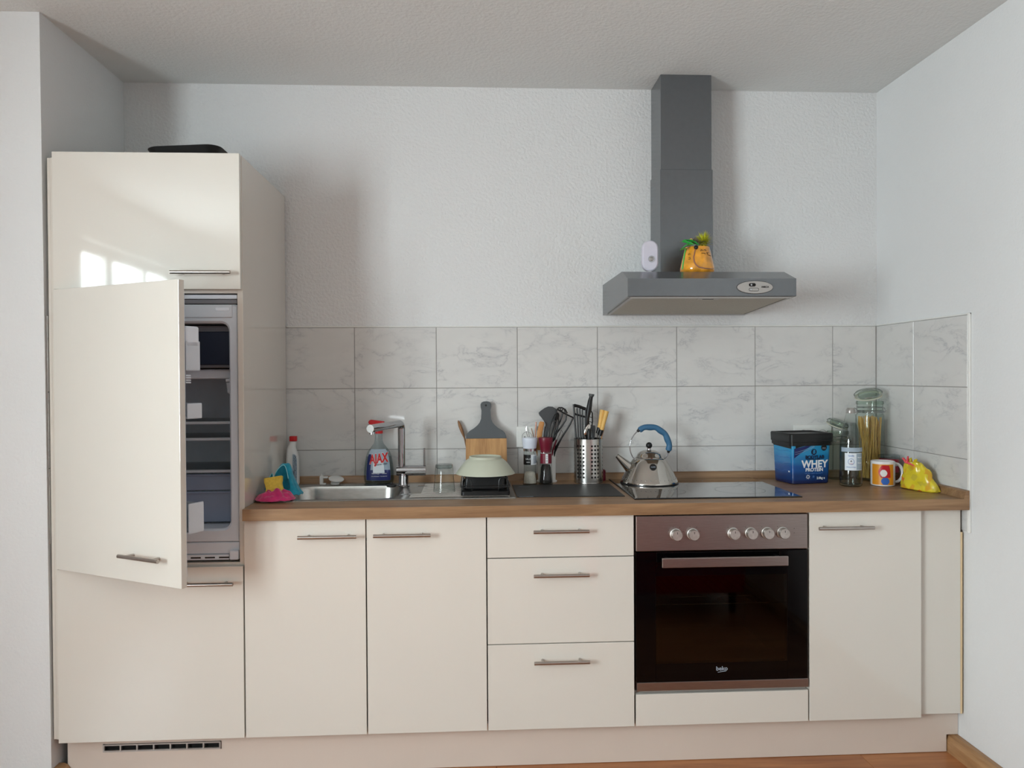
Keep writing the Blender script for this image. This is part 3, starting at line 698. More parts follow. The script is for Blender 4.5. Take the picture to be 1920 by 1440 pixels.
# motion sensor light standing on the hood
sn = thing('sensor_light', (2.012, -.345, 1.7145), 'pale lilac-white capsule-shaped sensor light standing left of the chimney on the hood', 'light')
def capsule(w, h_, d, n=10, z0=.008):
    lo = []
    for dy, s in ((d/2, .82), (d/2-.004, .95), (0, 1), (-d/2+.004, .95), (-d/2, .80)):
        r_ = w/2*s; hh = h_/2-w/2; L_ = []
        for a in [PI*i/n for i in range(n+1)]: L_.append((r_*math.cos(a), dy, z0+h_/2+hh+r_*math.sin(a)))
        for a in [PI+PI*i/n for i in range(n+1)]: L_.append((r_*math.cos(a), dy, z0+h_/2-hh+r_*math.sin(a)))
        lo.append(L_)
    return loft(new(), lo)
obj('casing', capsule(.062, .116, .028, z0=.006), 'lilac', sn, True)
obj('foot', lathe(new(), [(0, 0), (.014, 0), (.013, .004), (.007, .009), (0, .010)], n=20), 'white', sn, True)
obj('sensor_ring', lathe(new(), [(.0085, 0), (.0125, 0), (.0118, .0022), (.0088, .0022), (.0085, 0)], (.004, -.0138, .052), 28, mtx=Matrix.Rotation(PI/2, 4, 'X')), 'chrome', sn, True)
obj('sensor_eye', lathe(new(), [(0, 0), (.0085, 0), (.006, .0015), (0, .002)], (.004, -.0138, .052), 20, mtx=Matrix.Rotation(PI/2, 4, 'X')), 'silver_plastic', sn, True)

# amber painted glass with feathers on the hood
el = thing('tealight_glass', (2.204, -.300, 1.7145), 'amber-painted glass tealight holder on the hood, decorated with green ribbon and yellow feathers', 'candle holder')
obj('glass_cup', lathe(new(), [(0, .006), (.058, .006), (.0635, .012), (.0645, .024), (.060, .045), (.053, .075), (.047, .100), (.0455, .104), (.0435, .104), (.045, .098), (.050, .075), (.057, .045), (.060, .024), (.0, .014)], n=48, sy=.9), 'amber', el, True)
for a in (230, 262, 300, 335, 40, 120):
    bm = new(); lathe(bm, [(0, 0), (.009, 0), (.010, .006), (.006, .012), (0, .012)], (.046*math.cos(math.radians(a)), .042*math.sin(math.radians(a)), 0), 12); obj('foot', bm, 'print_black', el, True)
def es(a, z, extra=.001):   # a point on the cup wall
    r_ = .0645-(z-.024)*.21; a = math.radians(a); return Vector(((r_+extra)*math.cos(a), (r_+extra)*.9*math.sin(a), z))
obj('painted_trunk', tube(new(), [es(250, .098), es(245, .080), es(242, .060), es(245, .042), es(252, .030), es(262, .022), es(280, .018), es(300, .017), es(320, .020)], [.0014, .002, .0024, .0026, .0026, .0024, .002, .0016, .001], 8), 'copper', el, True)
bm = new()
for pts in ([(218, .072), (222, .076), (228, .074)], [(268, .084), (272, .089), (277, .085)], [(283, .087), (288, .090), (293, .085)], [(272, .075), (280, .076), (288, .074)], [(296, .078), (300, .070), (318, .068)], [(294, .078), (306, .079)], [(222, .060), (228, .061), (229, .055), (222, .054)]):
    tube(bm, [es(a, z, .0006) for a, z in pts], .0009, 6)
obj('painted_lines', bm, 'print_black', el)['kind'] = 'stuff'
bm = new(); bmesh.ops.create_uvsphere(bm, u_segments=12, v_segments=8, radius=.008, matrix=Matrix.Translation(es(250, .098, -.001)))
obj('black_bead', bm, 'print_black', el, True)
bm = new(); tube(bm, [es(200, .02), es(198, .05), es(196, .08), es(200, .098)], .0025, 8); obj('green_edge', bm, 'green_ribbon', el, True)
bm = new(); random.seed(3)
for (p0, p1, w) in (((-.01, -.03, .112), (-.066, -.045, .122), .013), ((-.03, -.035, .108), (-.074, -.045, .090), .012), ((-.02, -.03, .116), (-.05, -.03, .108), .008), ((-.005, -.03, .11), (-.045, -.05, .116), .008)):
    p0, p1 = Vector(p0), Vector(p1); mid = (p0+p1)/2+Vector((0, 0, .008))
    tube(bm, [p0, mid, p1, (p1+p0)/2+Vector((0, -.004, -.006))], [w*.5, w, w*.8, w*.3], 8, flat=.22)
obj('ribbon', bm, 'green_ribbon', el, True)
bm = new(); c0 = Vector((.022, -.005, .125))
for i in range(420):
    d_ = Vector((random.gauss(0, 1), random.gauss(0, 1), random.gauss(.35, 1))).normalized(); L_ = random.uniform(.026, .046)
    s = c0+d_*.006; e = c0+d_*L_; a_, _ = frame(d_); w = .0013
    m_ = (s+e)/2+Vector((0, 0, -.002))
    vs = [bm.verts.new(s-a_*w), bm.verts.new(s+a_*w), bm.verts.new(m_+a_*w), bm.verts.new(e), bm.verts.new(m_-a_*w)]; bm.faces.new(vs)
obj('feather_puff', bm, 'yellow_feather', el)['kind'] = 'stuff'
bm = new()
for i in range(16):
    c_ = Vector((-.010, -.012, .128)); pts = []; ax = Vector((random.gauss(0, 1), random.gauss(0, 1), random.gauss(0, 1))).normalized(); a_, b_ = frame(ax)
    for k in range(13): t_ = 2*PI*k/12; pts.append(c_+a_*.012*math.cos(t_)+b_*.012*math.sin(t_))
    tube(bm, pts[:-1], .0007, 5, True)
tube(bm, [(.03, -.02, .112), (-.02, -.03, .118), (-.078, -.035, .120)], .0008, 5)
obj('twine_ball', bm, 'twine', el)
bm = new(); bmesh.ops.create_uvsphere(bm, u_segments=12, v_segments=8, radius=.0065, matrix=Matrix.Translation((-.032, -.03, .127))); obj('wooden_bead', bm, 'wood_handle', el, True)

# black pan on the tall cabinet
pn = thing('baking_tray', (.368, -.36, 2.0705), 'black tray lying on top of the tall cabinet', 'tray')
bm = loft(new(), [[(p[0], p[1], 0) for p in rrect(.19, .16, .03)], [(p[0], p[1], .052+p[0]*.05) for p in rrect(.24, .22, .04)], [(p[0], p[1], .060+p[0]*.05) for p in rrect(.25, .23, .045)], [(p[0], p[1], .062+p[0]*.05) for p in rrect(.243, .223, .042)], [(p[0], p[1], .01) for p in rrect(.18, .15, .025)]])
obj('pan', bm, 'black', pn, True)

# ================================================================== SINK
sk = thing('sink', (.87, -.27, T), 'stainless steel sink with bowl and ribbed drainer set in the worktop', 'sink', world=True)
bm = new(); bcx, bcy, bw, bh = .872, -.280, .425, .320
lp0 = rrect(bw, bh, .075, 8, bcx, bcy)
PX0, PX1, PY0, PY1 = .625, 1.506, -.468, -.058
outp = [rect_proj(p, (bcx, bcy), PX0, PX1, PY0, PY1) for p in lp0]
def sh(pts, s): return [(bcx+(p[0]-bcx)*s, bcy+(p[1]-bcy)*s) for p in pts]
# snap the nearest samples to the plate corners
for cxy in ((PX0, PY0), (PX1, PY0), (PX1, PY1), (PX0, PY1)):
    k = min(range(len(outp)), key=lambda i: (outp[i][0]-cxy[0])**2+(outp[i][1]-cxy[1])**2); outp[k] = cxy
def ins(pts, d_): return [(min(max(p[0], PX0+d_), PX1-d_), min(max(p[1], PY0+d_), PY1-d_)) for p in pts]
L3 = lambda pts, z: [(p[0], p[1], z) for p in pts]
loft(bm, [L3(outp, T+.0003), L3(outp, T+.002), L3(ins(outp, .004), T+.0042), L3(ins(outp, .010), T+.0032), L3(sh(lp0, 1.03), T+.0032), L3(lp0, T+.001), L3(sh(lp0, .975), T-.012), L3(sh(lp0, .94), T-.12), L3(sh(lp0, .88), T-.15), L3(sh(lp0, .30), T-.156)], False, True)
obj('basin', bm, 'sink', sk, True)
bm = new()
for i in range(15):
    y = -.110-i*.0225; x0 = 1.165 if i < 11 else 1.13
    tube(bm, [(x0, y, T+.0032), (x0+.02, y, T+.0042), (1.47, y, T+.0042), (1.485, y, T+.0032)], .0022, 8)
obj('drainer_ribs', bm, 'sink', sk, True)
bm = lathe(new(), [(0, T-.154), (.03, T-.154), (.04, T-.153), (.042, T-.156)], (.872, -.28, 0), 24); obj('drain', bm, 'chrome', sk, True)
for (u, v) in ((797, 911), (765, 927)):
    p = wz(u, v, T+.0032); obj('marking_plate', bx(new(), p.x-.028, p.x+.028, p.y-.006, p.y+.006, T+.0032, T+.0045, .0005), 'chrome', sk)

# faucet
ST = T+.0034
fc = thing('faucet', (1.0875, -.150, ST), 'chrome kitchen faucet with L-shaped swivel spout behind the sink', 'faucet', world=True)
fy = -.150; q = lambda u, v: wp(u, v, fy)
bX = q(757, 900).x; vX = q(753, 830).x
bm = lathe(new(), [(0, 0), (.0225, 0), (.0235, .003), (.020, .006), (.0190, .008), (.0190, .050), (0, .050)], (bX, fy, ST), 32); obj('base', bm, 'chrome', fc, True)
zb_ = q(770, 882).z; xL_, xJ, xR_ = q(744, 882).x, q(785.5, 882).x, q(798.5, 882).x
bm = new(); cyl(bm, (xL_, fy, zb_), (xJ-.001, fy, zb_), .0205, n=32); obj('mixer_body', bm, 'chrome', fc, True)
bm = new(); cyl(bm, (xJ-.001, fy, zb_), (xJ+.001, fy, zb_), .0192, n=32); cyl(bm, (xJ+.001, fy, zb_), (xR_, fy, zb_), .0205, n=32); obj('lever_cap', bm, 'chrome', fc, True)
lz = q(795, 840).z; lx = q(795.5, 850).x
bm = new(); cyl(bm, (lx, fy, zb_+.012), (lx, fy, lz), .0042, .0036, 14); obj('lever', bm, 'chrome', fc, True)
tz = q(750, 793.5).z; pe = wp(694, 804, -.385); pv = Vector((vX, fy, tz)); dd = (pe-pv).normalized(); bend = []
for i in range(9):
    a = PI/2*i/8; R_ = .022; bend.append(pv-Vector((0, 0, R_))+Vector((0, 0, 1))*R_*math.sin(a)+dd*R_*(1-math.cos(a)))
obj('spout', tube(new(), [(vX, fy, zb_+.012), (vX, fy, zb_+.08)]+bend+[pe-dd*.002], .0142, 28), 'chrome', fc, True)
bm = new(); cyl(bm, pe-dd*.003, pe, .0146, n=28); obj('end_cap', bm, 'steel', fc, True)
bm = new(); cyl(bm, pe-dd*.016-Vector((0, 0, .012)), pe-dd*.016-Vector((0, 0, .021)), .0105, n=20); obj('aerator', bm, 'chrome', fc, True)

# black sink plug
p = wz(736, 914, ST); pg = thing('sink_plug', (p.x-.006, p.y+.02, ST), 'small black rubber sink plug beside the faucet base', 'plug')
obj('disc', lathe(new(), [(0, 0), (.018, 0), (.0205, .004), (.019, .008), (.012, .010), (.005, .012), (.004, .017), (0, .018)], n=28), 'black', pg, True)

# white drain cover thing
p = wp(620, 905, -.095); wc = thing('drain_cover', (p.x, -.075, ST), 'small white plastic drain cover with a clip on the back edge of the sink', 'drain cover')
tl = Matrix.Rotation(math.radians(14), 4, 'X') @ Matrix.Rotation(math.radians(9), 4, 'Y')
obj('foot', lathe(new(), [(0, 0), (.016, 0), (.018, .006), (.012, .014), (0, .014)], (.014, 0, 0), 20), 'white', wc, True)
obj('disc', lathe(new(), [(0, 0), (.027, 0), (.030, .003), (.030, .006), (.027, .008), (0, .008)], (.018, 0, .017), 32, mtx=tl), 'white', wc, True)
bm = new(); bx(bm, -.042, -.014, -.008, .008, .024, .031, .002); bx(bm, -.046, -.033, -.010, .010, .004, .034, .002); bx(bm, -.046, -.022, -.010, .010, 0, .005, .002); bx(bm, -.040, -.036, -.004, .004, .033, .042, .001)
obj('clip', bm, 'white', wc)

# ================================================================== things by the sink
def bottle_prof(zz): return zz
sb = thing('spray_bottle', (.977, -.064, T), 'clear glass-cleaner spray bottle with red trigger and blue-white label, behind the sink', 'bottle')
pf = [(0, .001), (.050, .001), (.057, .006), (.060, .020), (.060, .050), (.056, .085), (.0515, .110), (.044, .132), (.030, .150), (.019, .164), (.0155, .178), (.0145, .205), (.0155, .212)]
obj('body', lathe(new(), pf, n=48, sy=.46), 'bottle_clear', sb, True)
obj('liquid', lathe(new(), [(0, .004)]+[(r_-.003, z+.001) for r_, z in pf[1:7]]+[(0, .118)], n=40, sy=.44), 'bottle_clear', sb, True)
def sbf(z):
    for (r0, z0), (r1, z1) in zip(pf[1:], pf[2:]):
        if z0 <= z <= z1: return r0+(r1-r0)*(z-z0)/max(z1-z0, 1e-6)
    return pf[-1][0]
def sbp(x, z, e): r_ = sbf(z); t_ = max(0, 1-(x/r_)**2); return Vector((x, -(math.sqrt(t_)*r_*.46+e), z))
def panel(fn, outline, e, m, par, name, nx=14, nz=14):
    """curved label: outline(z)->(x0,x1) between z0,z1"""
    z0, z1, of = outline; b = new(); g = []
    for j in range(nz+1):
        z = z0+(z1-z0)*j/nz; x0, x1 = of(z); g.append([b.verts.new(fn(x0+(x1-x0)*i/nx, z, e)) for i in range(nx+1)])
    for j in range(nz):
        for i in range(nx): b.faces.new((g[j][i], g[j][i+1], g[j+1][i+1], g[j+1][i]))
    return obj(name, b, m, par, True)
lw = lambda z: (-(sbf(z)*.80), sbf(z)*.80)
lb = panel(sbp, (.018, .142, lw), .0008, 'label_grey', sb, 'label')
panel(sbp, (.0185, .060, lambda z: (lw(z)[0]*.99, lw(z)[1]*.99)), .0012, 'navy', lb, 'label_band')
panel(sbp, (.0185, .122, lambda z: (lw(z)[0]*.99, lw(z)[0]*.99+.016)), .0011, 'navy', lb, 'label_band')
panel(sbp, (.048, .098, lambda z: (-.020, .026-(z-.048)*.1)), .0014, 'label_white', lb, 'label_patch')
ca, sa = math.cos(.12), math.sin(.12)
text('AJAX', 'print_white', lb, .050, lambda x, y, h_: sbp((x*ca-y*sa)+.001, .104+x*sa+y*ca, .0014+h_*.3), bold=.0030, shear=.15, sx=.62)
text('AJAX', 'print_red', lb, .050, lambda x, y, h_: sbp((x*ca-y*sa)+.001, .104+x*sa+y*ca, .0022+h_*.5), bold=.0018, shear=.15, sx=.62)
text('Vitres Glas', 'print_navy', lb, .010, lambda x, y, h_: sbp(x+.013, .083+y+x*.1, .0018+h_), shear=.1)
text('Glasreiniger + Schutz', 'print_white', lb, .0068, lambda x, y, h_: sbp(x+.004, .046+y, .0018+h_))
text('mit Antistatik + Streifenfrei', 'print_white', lb, .0056, lambda x, y, h_: sbp(x+.004, .035+y, .0018+h_))
bm = new(); prism(bm, [(.022, .252), (-.030, .259), (-.037, .256), (-.040, .249), (-.036, .241), (-.026, .239), (-.014, .235), (-.010, .222), (-.016, .215), (.016, .212), (.020, .232), (.024, .246)], 'y', -.011, .011, .002)
prism(bm, [(-.020, .240), (-.026, .222), (-.030, .205), (-.027, .204), (-.021, .220), (-.014, .236)], 'y', -.006, .006, .001)
obj('trigger_head', bm, 'red', sb, label='red trigger head')
obj('collar', lathe(new(), [(0, .204), (.0172, .204), (.0172, .217), (0, .217)], n=24), 'red', sb, True)

cb_ = thing('cleaner_bottle', (.6385, -.062, T), 'slim white cleaner bottle with red cap in the corner by the tall cabinet', 'bottle')
bm = new(); lo = []
for z, x0, x1, d_ in ((0.002, -.024, .020, .022), (.008, -.026, .022, .024), (.060, -.026, .020, .024), (.110, -.026, .019, .023), (.130, -.0258, .016, .021), (.142, -.025, .011, .018), (.152, -.023, .0095, .0155), (.165, -.018, .0115, .013), (.176, -.014, .013, .0125)):
    lo.append([(p[0], p[1], z) for p in rrect(x1-x0, d_*2*.9, min(.012, (x1-x0)/2.2), 5, (x0+x1)/2, 0)])
obj('body', loft(bm, lo), 'white', cb_, True)
obj('cap', loft(new(), [[(p[0], p[1], z) for p in rrect(.0285-e, .0285-e, .008, 5, 0, 0)] for z, e in ((.1765, .0005), (.178, 0), (.194, 0), (.196, .002))]), 'red', cb_, True)
lb = obj('label', prism(new(), [(-.001, .012), (.0185, .012), (.0180, .108), (.012, .124), (.002, .126)], 'y', -.0222, -.0214), 'label_grey', cb_)
bm = new(); random.seed(5)
for i in range(60):
    z = .018+(i//3)*.0052; x = .006+(i % 3)*.004+random.uniform(-.0015, .0010); bx(bm, x, x+random.uniform(.001, .0026), -.0227, -.0221, z, z+random.uniform(.0014, .003))
obj('fine_print', bm, 'print_black', lb)['kind'] = 'stuff'
text('Power', 'print_navy', lb, .012, lambda x, y, h_: (.0045-y, -.0223-h_, .045+x))

# cloths: crumpled sheets
def crumple(w, d, n, hfun, th=.004, seed=0):
    bm = new(); g = []
    for j in range(n+1):
        row = []
        for i in range(n+1):
            u, v = i/n*2-1, j/n*2-1
            # square to disc
            x_ = u*math.sqrt(max(0, 1-v*v/2)); y_ = v*math.sqrt(max(0, 1-u*u/2))
            row.append(bm.verts.new(hfun(x_*w, y_*d, x_, y_)))
        g.append(row)
    for j in range(n):
        for i in range(n): bm.faces.new((g[j][i], g[j][i+1], g[j+1][i+1], g[j+1][i]))
    bmesh.ops.recalc_face_normals(bm, faces=bm.faces)
    bmesh.ops.solidify(bm, geom=bm.faces[:], thickness=-th)
    return bm
def hp(x, y, a, b):
    r_ = min(1, math.hypot(a, b)); e = (1-r_**3)
    nz = noise.noise(Vector((x*50, y*60, 3.1)))*.020+noise.noise(Vector((x*110, y*110, 8)))*.004
    ed = .010*noise.noise(Vector((a*2.2, b*2.2, 5)))*r_
    return (x*(1+ed*4), y*(1+ed*4), max(.0002, .020*e+(nz+.006)*(1-r_**6)+.001)+.004*r_*abs(noise.noise(Vector((a*5, b*5, 2)))))
pk = thing('pink_cloth', (.6685, -.447, T+.0042), 'crumpled pink microfibre cloth lying at the left front corner of the sink', 'cloth')
obj('cloth', crumple(.066, .050, 36, hp), 'pink', pk, True)
def ht(x, y, a, b):
    r_ = min(1, math.hypot(a, b))
    pk1 = math.exp(-(((a+.10)/.42)**4+((b-.1)/.62)**4)); pk2 = math.exp(-((a-.45)**2/.16+(b+.1)**2/.3))
    nz = noise.noise(Vector((x*46, y*46, 1.7)))*.026*(1-r_**4)
    z = .082*pk1*(1-r_**5)+.050*pk2*(1-r_**5)+nz+.010*(1-r_**4)+.004*r_*abs(math.sin(6*math.atan2(b, a)))
    return (x+.012*pk1*a, y, max(.0003, z)+.001)
tq = thing('turquoise_cloth', (.672, -.338, T+.004), 'crumpled turquoise microfibre cloth heaped behind the yellow sponge', 'cloth')
obj('cloth', crumple(.064, .045, 44, ht), 'teal', tq, True)
def lobe(pts, m, name, par, rr_, fl=.35): return obj(name, tube(new(), pts, rr_, 12, flat=fl), m, par, True)
# the folded flap with pale hem on top of the heap
bm = new(); 
for j in range(9):
    pass
def fold(cx_, cy_, w, h_, z0, seed):
    bm = new(); g = []
    for j in range(13):
        row = []
        for i in range(17):
            a = i/16*2-1; t_ = j/12
            x = cx_+a*w*(1-.25*t_**2); y = cy_+.012*math.sin(3*a+seed)+.010*t_; z = z0+h_*t_*(1-.55*abs(a)**2.2)+.003*math.sin(5*a+seed)
            row.append(bm.verts.new((x, y-.008*math.cos(a*PI/2)*(1-t_), z)))
        g.append(row)
    for j in range(12):
        for i in range(16): bm.faces.new((g[j][i], g[j][i+1], g[j+1][i+1], g[j+1][i]))
    bmesh.ops.solidify(bm, geom=bm.faces[:], thickness=.004); return bm, [v.co.copy() for v in g[-1]]
b_, edge = fold(.000, -.046, .032, .078, .032, .5)
f_ = obj('fold', b_, 'teal', tq, True); obj('hem', tube(new(), [e for e in edge], .0016, 6), 'teal_hem', f_, True, 'pale stitched hem')
b_, edge = fold(-.034, -.052, .020, .050, .03, 2.2)
f_ = obj('fold', b_, 'teal', tq, True); obj('hem', tube(new(), [e for e in edge], .0016, 6), 'teal_hem', f_, True)
p = wp(516, 931, -.425)
sg = thing('sponge', (p.x, -.425, p.z+.005), 'yellow sponge tilted on top of the pink cloth', 'sponge')
bm = new(); lo = []
for z in [i/8 for i in range(9)]:
    w = .062*(1-.10*math.sin(PI*z)*(1 if .35 < z < .75 else .3)); lo.append([(p_[0], p_[1], z*.063) for p_ in rrect(w, .028, .005, 4, .001*math.sin(z*7), 0)])
bm = loft(bm, lo); xform(bm, Matrix.Rotation(math.radians(-14), 4, 'X') @ Matrix.Rotation(math.radians(-9), 4, 'Y'))
obj('foam', bm, 'sponge', sg, True)

# drinking glass upside down on the drainer
gp = wz(833, 922.5, ST)
dg = thing('drinking_glass', (gp.x, gp.y, T+.0062), 'clear drinking glass turned upside down on the sink drainer', 'glass')
obj('tumbler', lathe(new(), [(.0390, 0), (.0400, .001), (.0395, .004), (.0350, .060), (.0318, .098), (.0300, .1), (.012, .1), (0, .099)], n=48), 'glass', dg, True)
obj('thick_base', lathe(new(), [(0, .0855), (.028, .0855), (.0302, .089), (.0298, .097), (0, .0975)], n=40), 'water_thin', dg, True)

# dish rack: tray and wires, bowl on top
dk = thing('dish_rack', (1.399, -.262, T+.0066), 'black wire dish rack on a shallow black tray carrying the upturned bowl', 'dish rack')
tw, td = .174, .34
bm = loft(new(), [[(p[0], p[1], 0) for p in rrect(tw-.012, td-.012, .010)], [(p[0], p[1], .002) for p in rrect(tw, td, .012)], [(p[0], p[1], .014) for p in rrect(tw, td, .012)], [(p[0], p[1], .014) for p in rrect(tw-.006, td-.006, .010)], [(p[0], p[1], .004) for p in rrect(tw-.012, td-.012, .010)]])
obj('tray', bm, 'black', dk, True)
bm = loft(new(), [[(p[0], p[1]+.05, .006) for p in rrect(tw-.02, td-.14, .010)], [(p[0], p[1]+.05, .050) for p in rrect(tw-.028, td-.15, .010)], [(p[0], p[1]+.05, .050) for p in rrect(tw-.036, td-.158, .008)], [(p[0], p[1]+.05, .008) for p in rrect(tw-.036, td-.158, .008)]])
obj('basket', bm, 'black', dk, True)
bm = new()
for z, e in ((.028, .004), ): tube(bm, [(p[0], p[1], z) for p in rrect(tw+e, td-.02, .02)], .0020, 8, True)
for y in (-.118, -.04, .06, .13):
    for s in (-1, 1):
        x0, x1 = s*.082, s*.050
        tube(bm, [(x0, y, .012), (x0, y, .046), (x0-s*.004, y, .053), (x0-s*.012, y, .056), (x1+s*.010, y, .056), (x1+s*.003, y, .052), (x1, y, .044), (x1-s*.001, y, .016), (x1-s*.006, y-.006, .012)], .0018, 8)
tube(bm, [(-.05, -.118, .014), (-.046, -.126, .008), (.046, -.126, .008), (.05, -.118, .014)], .0018, 8)
for y in (-.118, .13): tube(bm, [(-.086, y, .028), (.086, y, .028)], .0018, 8)
obj('wires', bm, 'black_wire', dk, True)
bw_ = thing('bowl', (1.4015, -.262, T+.0636), 'pale sage green bowl turned upside down on the dish rack', 'bowl')
obj('dish', lathe(new(), [(.109, 0), (.1115, .001), (.110, .004), (.094, .026), (.078, .046), (.066, .055), (.061, .057), (.061, .0645), (.058, .066), (.055, .064), (.054, .060), (0, .059), (0, .054), (.060, .052), (.074, .043), (.090, .023), (.106, .001), (.109, 0)][::-1], n=56), 'sage', bw_, True)

# cutting board leaning on the wall
cbd = thing('cutting_board', (1.4085, -.085, T+.0045), 'cutting board of oak with grey painted top and handle, leaning on the tiles', 'cutting board', rot=(math.radians(-10.5), 0, 0))
def half(): return [(.082, 0), (.083, .06), (.0825, .175), (.081, .186), (.076, .198), (.066, .208), (.048, .219), (.034, .229), (.025, .240), (.0205, .256), (.0175, .276), (.0185, .292), (.0215, .306), (.0220, .316), (.018, .3235), (.009, .3275), (0, .328)]
H = half(); zc = .176
low = [(x, z) for x, z in H if z < zc]+[(.0825, zc)]; low = low+[(-x, z) for x, z in low[::-1]]
up = [(.0825, zc)]+[(x, z) for x, z in H if z > zc]; up = up+[(-x, z) for x, z in up[::-1] if x > 0]
obj('wood_half', prism(new(), low, 'y', -.008, .008, .0015), 'board_wood', cbd)
gh = obj('grey_half', prism(new(), up, 'y', -.008, .008, .0015), 'grey_paint', cbd, label='matt grey painted upper half')
bm = new(); cyl(bm, (0, -.0084, .311), (0, .0084, .311), .0042, n=16); obj('hole', bm, 'print_black', gh)
# wooden spoon behind it
ws = thing('wooden_spoon', (1.345, -.046, T+.0015), 'wooden spoon leaning behind the left edge of the cutting board', 'spoon')
p0 = Vector((.012, 0, 0)); p1 = Vector((1.3205-1.345, .020, 1.085-T)); p2 = Vector((1.2945-1.345, .026, 1.157-T))
bm = tube(new(), [p0, p0.lerp(p1, .6), p1, p1.lerp(p2, .15), p1.lerp(p2, .4), p1.lerp(p2, .7), p1.lerp(p2, .92), p2], [.005, .005, .0055, .008, .0115, .012, .008, .002], 14, flat=.6)
obj('spoon', bm, 'spoon_wood', ws, True)

# black mat
mt_ = thing('black_mat', (1.70, -.3, T), 'thin black rectangular board lying on the worktop between sink and hob', 'board', world=True)
b = prism(new(), [(1.5105, -.440), (1.8935, -.456), (1.8925, -.158), (1.508, -.1535)], 'z', T+.0002, T+.0035, .0008)
mo = obj('board', b, 'mat_black', mt_)
for (u, v, s, w) in ((983, 912.5, 'ORIGINAL', .010), (987, 931.5, 'SCHIEFER', .012)):
    p = wz(u, v, T+.0036); text(s, 'print_grey', mo, w, lambda x, y, h_, p=p: (p.x+x, p.y+y, T+.0036+h_), extrude=.0001)

# grinders
def grinder(name, x, y, label, capm, capprof, fill, fm, ring_):
    g = thing(name, (x, y, T), label, 'spice grinder')
    o_ = [(.027, 0), (.0285, .003), (.0275, .020), (.0245, .045), (.0232, .066), (.0240, .090), (.0245, .120), (.0240, .133)]
    obj('glass', lathe(new(), [(0, 0)]+o_, n=36), 'glass', g, True)
    fp_ = [(r_-.0035, max(z, .0062)) for r_, z in o_ if z <= fill]; obj('contents', lathe(new(), [(0, .006)]+fp_+[(fp_[-1][0]*.8, fill+.004), (0, fill+.006)], n=28), fm, g, True)
    obj('cap', lathe(new(), capprof, n=36), capm, g, True)
    if ring_: obj('ring', lathe(new(), [(0, .133), (.0258, .133), (.0258, .1435), (0, .1435)], n=36), 'chrome', g, True)
    return g
yG = -.126
gw = grinder('salt_grinder', wp(993.5, 880, yG).x, yG, 'glass salt grinder with white cap in front of the cutlery cup', 'grind_white', [(0, .144), (.0262, .144), (.0270, .150), (.0300, .170), (.0312, .182), (.0305, .1855), (0, .186)], .046, 'salt', True)
gr_ = grinder('pepper_grinder', wp(1023.5, 880, yG).x, yG, 'glass pepper grinder with dark red cap beside the white-capped one', 'darkred', [(0, .126), (.0205, .126), (.0215, .140), (.0240, .152), (.0275, .170), (.0288, .183), (.0280, .186), (0, .1865)], .074, 'pepper', False)
def wrap(par, r_, a0, a1, z0, z1, m, name, e=.0006):
    b = new(); g = []
    for j in (0, 1):
        g.append([b.verts.new(((r_+e)*math.cos(math.radians(a0+(a1-a0)*i/20)), (r_+e)*math.sin(math.radians(a0+(a1-a0)*i/20)), (z0, z1)[j])) for i in range(21)])
    for i in range(20): b.faces.new((g[0][i], g[0][i+1], g[1][i+1], g[1][i]))
    return obj(name, b, m, par, True)
def cw(r_, e=.001, ac=270): return lambda x, y, h_: ((r_+e+h_)*math.cos(math.radians(ac)+x/r_), (r_+e+h_)*math.sin(math.radians(ac)+x/r_), y)
l1 = wrap(gw, .0246, 175, 275, .080, .120, 'print_black', 'label'); wrap(gw, .0246, 275, 360, .080, .120, 'label_white', 'label')
f1 = cw(.0246, .0012, 250); text('SALZ', 'print_white', l1, .009, lambda x, y, h_: f1(x, y+.103, h_)); text('mild', 'print_white', l1, .008, lambda x, y, h_: f1(x, y+.091, h_))
bm = new()
for i in range(9):
    a = math.radians(300+i*6); bx(bm, .0257*math.cos(a)-.0005, .0257*math.cos(a)+.0005, .0257*math.sin(a)-.0004, .0257*math.sin(a)+.0004, .085, .115)
obj('barcode', bm, 'print_grey', gw)
l2 = wrap(gr_, .0244, 205, 330, .084, .124, 'darkred', 'label'); wrap(gr_, .0244, 262, 285, .086, .122, 'print_white', 'label', .0012)
bm = new()
for z in (.090, .094, .097, .103, .107, .112, .116): bx(bm, -.0022, .0048, -.0262, -.0258, z, z+.0012)
obj('barcode', bm, 'print_black', gr_)

# cutlery cup with utensils
YC = -.066
cup = thing('cutlery_cup', (wp(1025, 870, YC).x, YC, T), 'white oval cutlery cup standing behind the two grinders', 'utensil holder')
o_ = [(.040, 0), (.042, .003), (.042, .006), (.036, .010), (.037, .060), (.039, .128), (.0395, .131)]
obj('cup', lathe(new(), [(0, 0)]+o_+[(r_-.002, z) for r_, z in o_[::-1][:3]]+[(.034, .012), (0, .012)], n=40, sy=.72), 'white', cup, True)
def uten(name, label, cat='utensil', group=None):
    o = bpy.data.objects.new(name, None); COL.objects.link(o); o.location = (1.65, YC, T+.02); WORLD.add(o.name); return tag(o, label, cat, group)
def P(u, v, y): return wp(u, v, y)
B0 = lambda dx: Vector((cup.location.x+dx, YC, T+.016))
u_ = uten('teaspoon', 'steel spoon handle with looped end at the left of the cutlery cup'); y = -.066
obj('handle', tube(new(), [B0(-.02), P(993, 822, y), P(991, 808, y), P(989.5, 801, y), P(987.8, 800, y), P(986.6, 803, y), P(987.5, 812, y), P(991, 825, y)], .0014, 8), 'chrome', u_, True)
u_ = uten('chopstick', 'thin brown stick in the cutlery cup beside the looped spoon', 'chopstick')
obj('stick', tube(new(), [B0(-.012), P(996.5, 803, -.06)], [.0022, .0016], 8), 'spoon_wood', u_, True)
